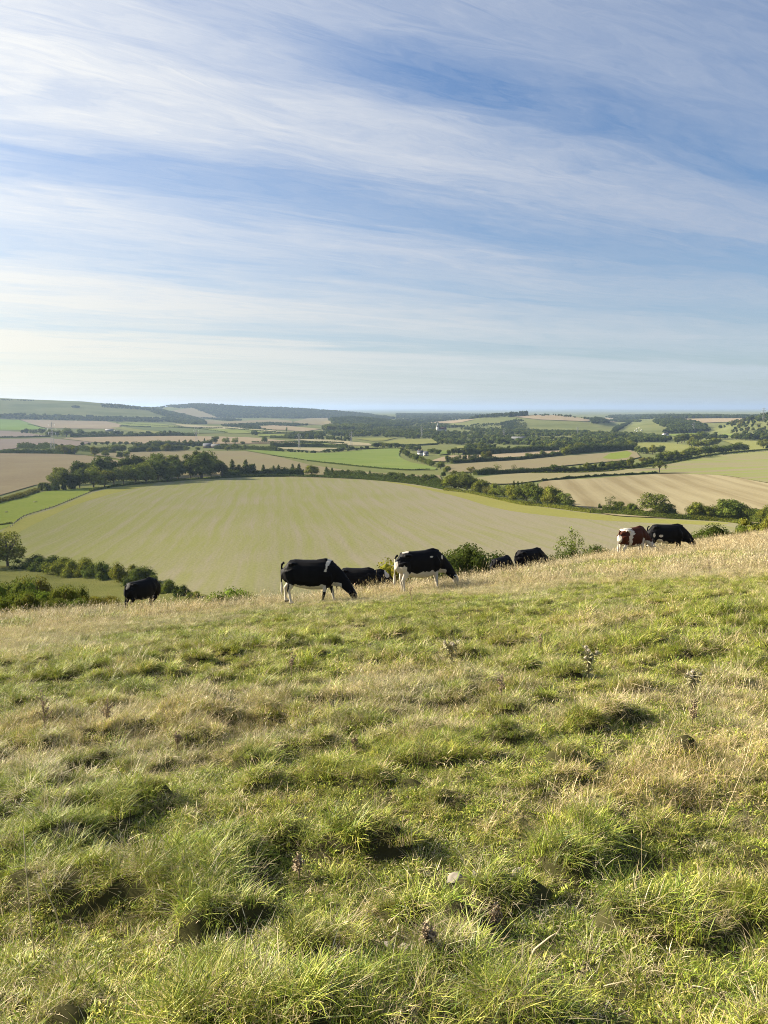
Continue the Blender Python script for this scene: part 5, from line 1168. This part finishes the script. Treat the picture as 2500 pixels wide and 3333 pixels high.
# ------------------------------------------------------------------ single plants and stones on the near slope
DRYM = plain('dead_stem', (.27, .21, .135), .9, .35, 20); SEEDM = plain('dock_seed', (.31, .24, .155), .9, .4, 30); FLUFF = plain('thistle_down', (.52, .46, .36), .9, .12, 30); THL = plain('thistle_leaf', (.33, .31, .17), .8, .35, 20); STRAW = plain('straw', (.55, .46, .28), .7, .2, 20)
CHALK = plain('chalk_stone', (.24, .21, .165), .95, .35, 18)
def near_pt(px, py):
    p = cast(px, py, 1.2)[0]; p[2] = float(terrain(p[0], p[1])); return p
def spikes(P, d, n, L, w, rg):
    """small pointed faces bristling from points P in random directions biased to d"""
    k = rg.integers(0, len(P), n); v = rg.normal(size=(n, 3))+np.array(d)*1.0; v /= np.linalg.norm(v, axis=1)[:, None]
    s = np.cross(v, rg.normal(size=(n, 3))); s /= np.linalg.norm(s, axis=1)[:, None]; l = L*rg.uniform(.5, 1.2, (n, 1))
    V = np.stack([P[k]-s*w, P[k]+s*w, P[k]+v*l+s*w*.3, P[k]+v*l-s*w*.3], 1).reshape(-1, 3)
    return V, np.arange(4*n).reshape(-1, 4)
def dock(px, py, hpx, seed, label, mat=None, name='dead_dock', cat='dead plant', grp='dead brown stalks on the hillside'):
    p = near_pt(px, py); h = hpx*p[1]/F; rg = np.random.default_rng(seed)
    r = empty(name, tuple(p)); tag(r, label, cat, grp)
    b = MB(); lean = rg.uniform(-.12, .12); ax = [(0,0,-.03),(lean*h*.3,0,h*.4),(lean*h,.02,h)]; b.tube(ax, [.006,.005,.003], 5)
    sp = []
    for i in range(7):
        z0 = h*rg.uniform(.3, .75); a = rg.uniform(0, 6.28); l = h*rg.uniform(.12, .3); q = (lean*z0, 0, z0); e = (q[0]+math.cos(a)*l*.6, math.sin(a)*l*.6, z0+l); b.tube([q, ((q[0]+e[0])/2+.01, (q[1]+e[1])/2, (q[2]+e[2])/2+.01), e], [.003,.0025,.002], 4)
        sp += [np.array(q)*(1-t)+np.array(e)*t for t in np.linspace(.25, 1, 10)]
    sp += [np.array((lean*h*t, .01, h*t)) for t in np.linspace(.55, 1, 16)]
    b.build('stem', DRYM, r)
    V, Q = spikes(np.array(sp)+rg.normal(0, .008, (len(sp), 3)), (0, 0, .2), 260, .018, .0045, rg); put('seed_cluster', mesh_np('seed_cluster', V, [Q]), mat or SEEDM, r)
    return r
def thistle(px, py, hpx, seed, label, heads=4):
    p = near_pt(px, py); h = hpx*p[1]/F; rg = np.random.default_rng(seed)
    r = empty('dried_thistle', tuple(p)); tag(r, label, 'thistle', 'dried thistles with white down')
    b = MB(); b.tube([(0,0,-.03),(.01,0,h*.5),(.0,.01,h*.85)], [.007,.006,.004], 6); lp = [np.array((0, 0, h*t)) for t in np.linspace(.05, .75, 14)]; tips = []
    for i in range(heads):
        a = 6.28*i/heads+rg.uniform(-.4, .4); z0 = h*rg.uniform(.4, .7); l = h*rg.uniform(.3, .45); e = np.array((math.cos(a)*l*.55, math.sin(a)*l*.55, min(h, z0+l*.85))); b.tube([(0,0,z0), tuple(e*.55+np.array((0,0,z0))*.45), tuple(e)], [.004,.0035,.003], 5); tips.append(e); lp += [np.array((0,0,z0))*(1-t)+e*t for t in (.2,.4,.6,.8)]
    tips.append(np.array((0, .01, h*.88)))
    b.build('stem', DRYM, r)
    V, Q = spikes(np.array(lp), (0, 0, .35), 160, .07, .008, rg); put('leaf', mesh_np('leaf', V, [Q]), THL, r)
    for e in tips:
        v = ICO1[0]*.013+e; V, Q = spikes(e[None, :], (0, 0, .5), 110, .024, .0012, rg)
        put('seed_head', mesh_np('seed_head', np.vstack([V, v]), [Q, ICO1[1]+len(V)]), FLUFF, r)
    return r
thistle(1468, 2245, 118, 1, 'dried thistle with several white fluffy heads in the middle of the slope', 5)
thistle(1912, 2245, 110, 2, 'tall thin thistle with white heads beside a bright green patch', 3)
thistle(2250, 2280, 95, 3, 'spindly thistle with one group of pale heads further along the slope', 3)
for i, (x, y, h, lab) in enumerate([(152,2425,165,'tall branching dead dock standing near the frame edge'),(348,2412,118,'reddish brown dock stalk right of the tall branching one'),(578,2455,70,'short dark leafy weed in a shaded hollow'),(948,2225,95,'brown dead stalk among pale straw in mid slope'),(1160,2470,70,'thin dead stalk with a bare stem above the tussocks'),(1340,1990,95,'brown dock by the feet of the white legged cow'),(1630,2345,95,'dark dead dock below the white headed thistle'),(1755,2150,85,'slim dead dock left of the tall thin thistle'),(2248,2420,100,'dead dock on the greener slope by the spindly thistle'),(2310,1880,60,'dark dead stalk in the straw below the red cow'),(975,2870,90,'dead weed stalk among the near tussocks'),(1600,3050,120,'crooked dark dead weed near the pale stones'),(1400,3260,100,'dark dead weed at the bottom edge under the stones')]):
    dock(x, y, h, 20+i, lab)
def stone(px, py, wpx, seed, label):
    p = near_pt(px, py); w = wpx*p[1]/F; rg = np.random.default_rng(seed); V, T = ICO2
    v = V*np.array((.56, .38, .24))*w; n = rg.normal(size=(6, 3)); n /= np.linalg.norm(n, axis=1)[:, None]
    for q in n: dd = V@q; v = v-np.outer(np.clip(dd-.62, 0, 1), q)*w*.4
    v *= 1+.34*(fbm(V[:, 0]*2.2+seed, V[:, 1]*2.2+V[:, 2]*3, seed, 3)-.5)[:, None]*2
    o = put('chalk_stone', mesh_np('chalk_stone', v, [T]), CHALK); o.location = (p[0], p[1], p[2]+w*.09); o.rotation_euler = (0, 0, rg.uniform(0, 6))
    return tag(o, label, 'stone', 'pale stones lying in the grass')
for i, (x, y, w, lab) in enumerate([(1262,3125,62,'flat pale stone beginning the cluster near the bottom edge'),(1322,3100,50,'upper pale stone of the cluster near the bottom edge'),(1378,3140,85,'largest pale stone of the cluster near the bottom edge'),(1440,3150,55,'pale stone at the dead weed end of the bottom cluster'),(1685,2905,62,'single grey brown stone half sunk in the near turf'),(1478,2915,75,'broad dull stone in shade left of the single stone'),(1545,2925,45,'small stone just right of the broad dull one')]): stone(x, y, w, 60+i, lab)
def stem(pts, label, r0=.0032):
    a = near_pt(*pts[0]); q = [a+np.array((0, 0, -.03))]
    for (x, y) in pts[1:]:
        k = (x-CX)/F; b = (CY-y)/F; d = np.array((k, CP+b*SP, -SP+b*CP)); q.append(d*(a[1]/d[1]))
    q = np.array(q)-a; b = MB(); m = len(q); b.tube(q, list(np.linspace(r0, r0*.45, m)), 5)
    o = b.build('straw_stem', STRAW); o.location = a; return tag(o, label, 'grass stem', 'long bleached straw stems')
stem([(118,3140),(98,2980),(84,2820),(76,2690)], 'tallest bleached straw stem standing up at the near frame edge')
stem([(215,3040),(178,2960),(140,2880),(118,2835)], 'leaning bleached straw stem beside the tallest one')
stem([(1702,3160),(1740,3090),(1790,3050),(1815,3035)], 'bent grey straw stem leaning past the crooked weed', .006)
stem([(2120,2560),(2200,2330),(2150,2250),(2060,2225)], 'long arching straw stem curving over the greener slope', .003)
stem([(2330,2700),(2420,2500),(2450,2380)], 'straight pale straw stem rising near the far frame edge', .003)
# ------------------------------------------------------------------ rough grass
def grass_mat(name):
    m, t, out = material(name)
    a = t.new('ShaderNodeAttribute', attribute_type='GEOMETRY', attribute_name='blade'); i = t.new('ShaderNodeAttribute', attribute_type='INSTANCER', attribute_name='tint')
    c = t.mix(1.0, a.outputs['Color'], i.outputs['Color'], 'MULTIPLY')
    d = t.new('ShaderNodeBsdfPrincipled'); d.inputs['Roughness'].default_value = .5; d.inputs['Specular IOR Level'].default_value = .28
    tr = t.new('ShaderNodeBsdfTranslucent'); mx = t.new('ShaderNodeMixShader'); mx.inputs[0].default_value = .18
    t.l.new(c, d.inputs['Base Color']); t.l.new(t.mix(.35, c, (.4, .42, .06, 1), 'MIX'), tr.inputs[0])
    t.l.new(d.outputs[0], mx.inputs[1]); t.l.new(tr.outputs[0], mx.inputs[2]); t.l.new(mx.outputs[0], out.inputs[0]); return m
GRASS = grass_mat('grass')
PAL = {'g': np.array([(.205,.285,.028),(.27,.335,.036),(.34,.375,.05),(.11,.175,.022)]), 'y': np.array([(.43,.44,.078),(.38,.37,.078),(.50,.46,.125)]), 's': np.array([(.60,.49,.285),(.52,.41,.235),(.68,.58,.37),(.38,.29,.17)]), 'b': np.array([(.10,.07,.05),(.07,.05,.038),(.14,.10,.07)])}
def tuft(name, seed, specs):
    """specs: (n, radius, hmin, hmax, width, arch, palette, seedhead)"""
    rg = np.random.default_rng(seed); VV = []; QQ = []; CC = []; o = 0
    for n, rad, h0, h1, wd, arch, pal, head in specs:
        r = rad*np.sqrt(rg.random(n)); th = rg.uniform(0, 6.283, n)
        base = np.column_stack([r*np.cos(th), r*np.sin(th), np.full(n, -.02)])
        h = rg.uniform(h0, h1, n); az = np.where(rg.random(n) < .25, th, rg.uniform(0, 6.283, n))+rg.normal(0, .5, n)
        lean = arch*rg.uniform(.1, 1.7, n)*h; dirv = np.column_stack([np.cos(az), np.sin(az), np.zeros(n)])
        side = np.column_stack([-np.sin(az+rg.normal(0, .7, n)), np.cos(az), np.zeros(n)])
        tt = [0, .4, .75, 1.0]; ww = [.8, 1.0, .75, .12] if not head else [.6, .5, .4, .35]
        drop = rg.uniform(0, .5, n)*arch; kink = rg.normal(0, .16, (n, 2))
        rows = []
        for t_, w_ in zip(tt, ww):
            c = base+dirv*(lean*t_**1.8)[:, None]; c[:, 2] += h*(t_-drop*t_**3); c[:, :2] += kink*(h*max(0, t_-.35))[:, None] if False else kink*(h*max(0, t_-.35)*arch)[:, None]
            s_ = side*(wd*w_*.5*rg.uniform(.8, 1.2, n))[:, None]; rows += [c-s_, c+s_]
        if head:
            c = base+dirv*(lean*1.22)[:, None]; c[:, :2] += kink*(h*.8*arch)[:, None]; c[:, 2] += h*(1.14-drop); s_ = side*wd; s2 = side*(wd*.15)
            mid = base+dirv*(lean*1.1)[:, None]; mid[:, :2] += kink*(h*.72*arch)[:, None]; mid[:, 2] += h*(1.07-drop); rows += [mid-s_, mid+s_, c-s2, c+s2]
        k = len(rows)//2
        V = np.stack(rows, 1); VV.append(V.reshape(-1, 3))
        q = np.arange(n)[:, None, None]*(2*k)+np.arange(k-1)[None, :, None]*2+np.array([0, 1, 3, 2])[None, None, :]
        QQ.append(q.reshape(-1, 4)+o); o += n*2*k
        p = PAL[pal]; c = p[rg.integers(0, len(p), n)]*rg.uniform(.6, 1.38, (n, 1))
        cc = np.repeat(c[:, None, :], 2*k, 1)
        if pal == 'g': cc[:, 6:, :] = cc[:, 6:, :]*.55+np.array((.33,.29,.12))*.45*(rg.random((n, 1, 1)) < .45)+cc[:, 6:, :]*.45*0+cc[:, 6:, :]*.3
        CC.append(cc.reshape(-1, 3))
    me = mesh_np(name, np.concatenate(VV), [np.concatenate(QQ)])
    C = np.concatenate(CC)
    a = me.color_attributes.new('blade', 'FLOAT_COLOR', 'POINT'); a.data.foreach_set('color', np.column_stack([C, np.ones(len(C))]).astype(np.float32).ravel())
    return proto(name, me, GRASS)
KN = [   # near kinds
 [(80,.16,.02,.05,.004,1.1,'g',0),(40,.16,.02,.05,.004,1.2,'y',0),(14,.16,.015,.04,.004,1.8,'s',0)],         # 0 short lush
 [(60,.16,.015,.045,.004,1.2,'g',0),(40,.16,.015,.04,.004,1.3,'y',0),(40,.17,.015,.04,.0038,1.9,'s',0)],     # 1 short with thatch
 [(90,.12,.06,.15,.004,.95,'g',0),(50,.12,.06,.15,.0038,1.1,'y',0),(34,.12,.04,.12,.0036,1.5,'s',0)],        # 2 green tussock
 [(90,.13,.06,.15,.0035,1.1,'s',0),(50,.12,.05,.13,.0038,.9,'g',0),(30,.12,.05,.13,.0038,1.0,'y',0),(3,.1,.16,.28,.003,.5,'s',1)], # 3 dry tussock
 [(6,.16,.15,.30,.0028,.45,'s',1),(46,.16,.04,.13,.0034,1.1,'s',0),(36,.16,.03,.09,.004,.9,'g',0),(24,.16,.03,.09,.004,1.0,'y',0)], # 4 straw stalks
 [(60,.14,.012,.035,.012,1.0,'g',0),(50,.16,.012,.04,.010,1.1,'y',0),(40,.17,.02,.05,.004,1.0,'g',0)],       # 5 leafy herbs
 [(54,.09,.09,.20,.006,.9,'g',0),(30,.09,.09,.18,.0055,1.1,'y',0)],                                          # 6 broad bladed clump
 [(60,.18,.012,.04,.0045,2.6,'s',0),(40,.16,.02,.05,.004,1.1,'g',0),(14,.14,.015,.05,.006,1.4,'b',0)],       # 7 bare-ish thatch
]
KF = [   # far kinds: fewer, wider blades
 [(44,.22,.03,.075,.009,1.0,'g',0),(26,.22,.03,.07,.009,1.1,'y',0),(12,.2,.02,.07,.008,1.4,'s',0)],
 [(34,.22,.025,.07,.009,1.1,'g',0),(22,.22,.025,.06,.009,1.2,'y',0),(28,.22,.02,.06,.009,1.5,'s',0)],
 [(40,.17,.07,.17,.008,.9,'g',0),(26,.17,.07,.16,.008,1.0,'y',0),(22,.16,.05,.13,.007,1.4,'s',0)],
 [(52,.18,.07,.19,.007,.95,'s',0),(18,.16,.06,.16,.008,.9,'g',0),(14,.16,.06,.16,.008,1.0,'y',0),(5,.16,.2,.34,.0055,.4,'s',1)],
 [(13,.2,.18,.38,.0055,.4,'s',1),(40,.2,.06,.19,.007,.8,'s',0),(16,.2,.05,.12,.008,.9,'g',0)],
 [(36,.18,.015,.05,.018,1.0,'g',0),(20,.18,.015,.06,.016,1.1,'y',0),(16,.2,.02,.07,.009,1.0,'g',0)],
 [(30,.14,.09,.2,.010,.9,'g',0),(18,.14,.09,.19,.009,1.0,'y',0)],
 [(10,.22,.18,.36,.007,.4,'b',1),(30,.2,.06,.17,.008,.9,'s',0)],
]
NV = 3
TN = [tuft('grass_tuft_n%d%d' % (k, v), 1000+k*10+v, s) for k, s in enumerate(KN) for v in range(NV)]
TF = [tuft('grass_tuft_f%d%d' % (k, v), 2000+k*10+v, s) for k, s in enumerate(KF) for v in range(NV)]
BARE = [(*near_pt(1345, 3135)[:2], .22, .13), (*near_pt(1690, 2905)[:2], .10, .08), (*near_pt(1500, 2918)[:2], .13, .08)]
def sow(name, d0, d1, dens, protos, label, seed, half=42, scale=1.0, far=False):
    rg = np.random.default_rng(seed); area = R(half)*(d1*d1-d0*d0); n = int(area*dens)
    D = np.sqrt(rg.uniform(d0*d0, d1*d1, n)); A = rg.uniform(-R(half), R(half), n)
    X = D*np.sin(A); Y = D*np.cos(A)
    _, big = bumps(X, Y, D)
    dry = .6*fbm(X/3.2+4, Y/1.9, 51, 3)+.4*fbm(X/.8, Y/.5, 52, 2)+.55*(fbm(X/11, Y/6, 61, 2)-.5)
    ex = np.interp(D, [0, 6, 12, 17, 23, 40, 80], [-.19, -.17, -.17, -.07, .03, .13, .15])
    xq = CX+F*X/np.maximum(Y, .5)
    ex = ex+np.where((D > 15), .05*sstep(700, 0, xq), 0)+np.where(D > 26, .04, 0)
    dry = dry+ex
    lush = fbm(X/.7, Y/.5, 71, 2)
    u = rg.random(n); tall = big+.5*(lush-.5)
    turf = np.where(u < .34, 0, np.where(u < .52, 1, np.where(u < .78, 5, np.where(u < .84, 3, np.where(u < .93, 2, 7 if not far else 0)))))
    green = np.where(u < .60, 2, np.where(u < .78, 6, 3))
    mixed = np.where(u < .26, 1, np.where(u < .46, 3, np.where(u < .62, 4, np.where(u < .8, 5, 0))))
    straw = np.where(u < np.interp(D, [12, 22], [.26, .66]), 4, np.where(u < .80, 3, 1))
    k = np.where(dry > .62, straw, np.where(tall > .50, np.where(dry > .52, np.where(u < .6, 3, 2), green), np.where(dry > .545, mixed, turf)))
    s = scale*rg.uniform(.75, 1.25, n)*(1+.3*np.clip(tall, 0, 1)*(D < 14))
    s = np.where(k == 4, s*rg.uniform(.7, 1.2, n), s)
    s = np.where((k == 2) | (k == 3) | (k == 6), s*np.where(D < 12, .80, 1)*rg.uniform(.55, 1.2, n), s)
    s = s*np.interp(D, [4, 9, 12, 17, 25, 40], [1, 1.2, 1, .9, 1.0, 1.1])
    Z = terrain(X, Y)
    bare = np.zeros(n, bool)
    for bx, by, ba, bb in BARE: bare |= ((X-bx)/ba)**2+((Y-by)/bb)**2 < .55+.9*fbm(X*9, Y*9, 91, 2)
    if d0 > 8: bare[:] = False
    k = np.where(bare, 7, k)
    tl = rg.normal(0, .24, (n, 2)); tl[:, 1] += .03                       # leaning with the wind
    tint = np.ones((n, 3))*rg.uniform(.62, 1.32, (n, 1)); wv = .6*(fbm(X/2.1, Y/1.4, 81, 2)-.5)+.8*(fbm(X/.3, Y/.25, 82, 2)-.5)
    tint *= np.column_stack([1+.35*wv, 1+.18*wv, 1-.1*wv])
    sc = np.column_stack([s, s, s*rg.uniform(.8, 1.2, n)])
    keep = ~bare | (rg.random(n) < .12)
    X, Y, Z, k, tl, sc, tint = [v[keep] for v in (X, Y, Z, k, tl, sc, tint)]; n = len(X)
    return scatter(name, np.column_stack([X, Y, Z]), k*NV+rg.integers(0, NV, n), np.column_stack([tl, rg.uniform(0, 6.283, n)]), sc, tint, protos, label, 'grass')
sow('grass', .7, 9.0, GD[0], TN, 'rough green grass and tussocks with dry stems at the walker\'s feet', 1, half=46, scale=.55)
sow('grass', 9.0, 24.0, GD[1], TN, 'tussocky green grass of the middle hillside', 2, half=40, scale=.78)
sow('grass', 24.0, 80.0, GD[2], TF, 'dry straw coloured grass along the crest of the hill', 3, half=36, far=True)
# ------------------------------------------------------------------ sky, sun, air, camera
W = bpy.data.worlds.new('World'); SC.world = W; W.use_nodes = True
t = NT(W.node_tree); t.n.clear()
wo = t.new('ShaderNodeOutputWorld'); bg = t.new('ShaderNodeBackground'); t.l.new(bg.outputs[0], wo.inputs[0])
sky = t.new('ShaderNodeTexSky'); sky.sky_type = 'NISHITA'; sky.sun_disc = False
sky.sun_elevation = SUN_EL; sky.sun_rotation = -SUN_AZ; sky.altitude = 200; sky.air_density = 1.0; sky.dust_density = .35; sky.ozone_density = 2.2
dv = t.new('ShaderNodeTexCoord').outputs['Generated']
sep = t.new('ShaderNodeSeparateXYZ'); t.l.new(dv, sep.inputs[0])
dx, dy, dz0 = sep.outputs
dz = t.math('MAXIMUM', t.math('ADD', dz0, .004), .012)
c0 = t.math('DIVIDE', t.math('SUBTRACT', t.math('MULTIPLY', dy, .866), t.math('MULTIPLY', dx, .5)), dz)      # across the streaks
s0 = t.math('DIVIDE', t.math('ADD', t.math('MULTIPLY', dx, .866), t.math('MULTIPLY', dy, .5)), dz)           # along the streaks
def wnoise(vec, scale, detail, rough, dist):
    o = t.noise(vec, scale, detail, rough); o.node.inputs['Distortion'].default_value = dist; return o
def pvec(a, b, z=0.0):
    n = t.new('ShaderNodeCombineXYZ'); t.val(n.inputs[0], a); t.val(n.inputs[1], b); t.val(n.inputs[2], z); return n.outputs[0]
lc = t.math('LOGARITHM', t.math('MAXIMUM', t.math('ABSOLUTE', c0), .3), math.e)
ls = t.math('DIVIDE', s0, t.math('ADD', t.math('ABSOLUTE', c0), 1.0))
PV = pvec(ls, lc)
w0 = wnoise(t.vmath('MULTIPLY', PV, (1.1, 1.6, 1)), 1.0, 3, .5, .4)
w1 = wnoise(t.vmath('MULTIPLY', PV, (2.0, 5.0, 1)), 1.0, 4, .55, .6)
w2 = wnoise(t.vmath('MULTIPLY', PV, (6, 16, 1)), 1.0, 5, .6, .8)
q = t.math('ADD', lc, t.math('MULTIPLY', t.math('SUBTRACT', w0, .5), .30))
q = t.math('ADD', q, t.math('MULTIPLY', t.math('SUBTRACT', w1, .5), .40))
q = t.math('ADD', q, t.math('MULTIPLY', t.math('SUBTRACT', w2, .5), .20))
def P(c): return min(1, max(0, math.log(c)/3.2))
STOPS = [(1.0,.38),(1.5,.42),(1.72,.44),(1.95,.40),(2.2,.50),(2.45,.72),(2.65,.77),(2.85,.62),(3.05,.40),(3.3,.22),(3.6,.24),(3.9,.42),(4.3,.66),(4.8,.56),(5.5,.42),(6.2,.70),(7.3,.88),(9.0,.60),(9.8,.42),(12,.95),(17,.70),(24,.72)]
cov = t.ramp(t.math('DIVIDE', q, 3.2), [(P(c), v) for c, v in STOPS], 'EASE')
# clouds scatter the sun forwards: brighter on the sun's side
cs = t.vmath('DOT_PRODUCT', dv, tuple(SUN_DIR))
fwd = t.math('MULTIPLY', t.math('POWER', t.math('MULTIPLY', t.math('ADD', cs, 1.0), .5), 3.0), 1.6, clamp=True)
cov = t.math('ADD', cov, t.math('MULTIPLY', t.math('SUBTRACT', fwd, .35), .22))
# clear window to the upper right
hole = t.math('MULTIPLY', t.math('POWER', math.e, t.math('MULTIPLY', t.math('POWER', t.math('DIVIDE', t.math('ADD', lc, t.math('ADD', -.742, t.math('MULTIPLY', t.math('SUBTRACT', w1, .5), .3))), .085), 2.0), -1.0)),
              t.ramp(ls, [(.20, 0), (.46, 1)], 'EASE'))
# streaky ice texture, drawn out along the wind
fw = t.vmath('ADD', PV, pvec(t.math('MULTIPLY', w2, .12), t.math('MULTIPLY', w1, .30)))
f1 = wnoise(t.vmath('MULTIPLY', fw, (3.4, 9, 1)), 1.0, 8, .64, .9)
f2 = wnoise(t.vmath('MULTIPLY', fw, (14, 40, 1)), 1.0, 7, .66, .9)
f3 = wnoise(t.vmath('MULTIPLY', fw, (12, 24, 1)), 1.0, 9, .68, 1.1)
tex = t.math('ADD', t.math('MULTIPLY', t.math('SUBTRACT', f1, .5), 1.15), t.math('MULTIPLY', t.math('SUBTRACT', f2, .5), .42))
tex = t.math('ADD', tex, t.math('MULTIPLY', t.math('SUBTRACT', f3, .5), .55))
tw = t.math('ADD', .35, t.math('MULTIPLY', cov, .65))
den = t.math('ADD', cov, t.math('MULTIPLY', tex, tw))
den = t.math('SUBTRACT', den, t.math('MULTIPLY', hole, .34), clamp=True)
den = t.math('MULTIPLY', t.math('MINIMUM', t.math('MULTIPLY', den, .95), .93), CLOUDS)
lowm = t.ramp(dz0, [(0.0, 1), (.22, 0)], 'EASE')
cr_ = t.mix(lowm, (*CL_R, 1), (*CL_RL, 1)); cl_ = t.mix(lowm, (*CL_L, 1), (*CL_LL, 1))
cc = t.mix(fwd, cr_, cl_)
skc = t.mix(1.0, sky.outputs[0], t.ramp(dz0, [(0, (.44, .50, .60)), (.15, (.59, .64, .72)), (.40, (.74, .78, .87))]), 'MULTIPLY')
fin = t.mix(den, skc, cc)
t.l.new(fin, bg.inputs[0]); bg.inputs[1].default_value = SKY_STR

sl = bpy.data.lights.new('sun', 'SUN'); sl.energy = SUN_E; sl.angle = R(.53); sl.color = (1, .89, .70)
so = bpy.data.objects.new('sun', sl); COL.objects.link(so)
so.rotation_euler = (-SUN_DIR).to_track_quat('-Z', 'Y').to_euler(); so.location = (-60, 20, 60)

if HAZE > 0:
    m, th, out = material('haze_air')
    v = th.new('ShaderNodeVolumePrincipled'); v.inputs['Density'].default_value = HAZE; v.inputs['Color'].default_value = (*HAZE_COL, 1)
    v.inputs['Anisotropy'].default_value = .25
    th.l.new(v.outputs[0], out.inputs['Volume'])
    zz = [k for o in COL.objects if o.get('kind') == 'structure' and o.type == 'MESH' and o.name == 'ground' for k in (min(w.co.z for w in o.data.vertices), max(w.co.z for w in o.data.vertices))]
    b = MB(); lo, hi = zz[0]-1, max(75, zz[1]+35)
    b.box((0, 0, (lo+hi)/2), (62000, 62000, hi-lo))
    o = b.build('haze', m); tag(o, 'thin blue air over the valley', 'haze', kind='stuff')

cam = bpy.data.cameras.new('camera'); co = bpy.data.objects.new('camera', cam); COL.objects.link(co)
co.location = (0, 0, 0); co.rotation_euler = (math.pi/2-PITCH, 0, 0)
cam.sensor_fit = 'VERTICAL'; cam.sensor_height = 24; cam.lens = 24*F/3333
cam.clip_start = .05; cam.clip_end = 90000
SC.camera = co
vs = SC.view_settings; vs.view_transform = 'Standard'; vs.look = 'None'; vs.gamma = 1; vs.use_curve_mapping = False; vs.exposure = EXPOSURE
SC.render.resolution_x = 768; SC.render.resolution_y = 1024
cy = SC.cycles
cy.max_bounces = 6; cy.diffuse_bounces = 2; cy.glossy_bounces = 2; cy.transmission_bounces = 4; cy.transparent_max_bounces = 8; cy.volume_bounces = 0
cy.use_denoising = DENOISE
cy.filter_width = 1.0; cy.denoising_prefilter = 'NONE'; cy.denoising_input_passes = 'RGB_ALBEDO_NORMAL'
cy.sample_clamp_indirect = 6
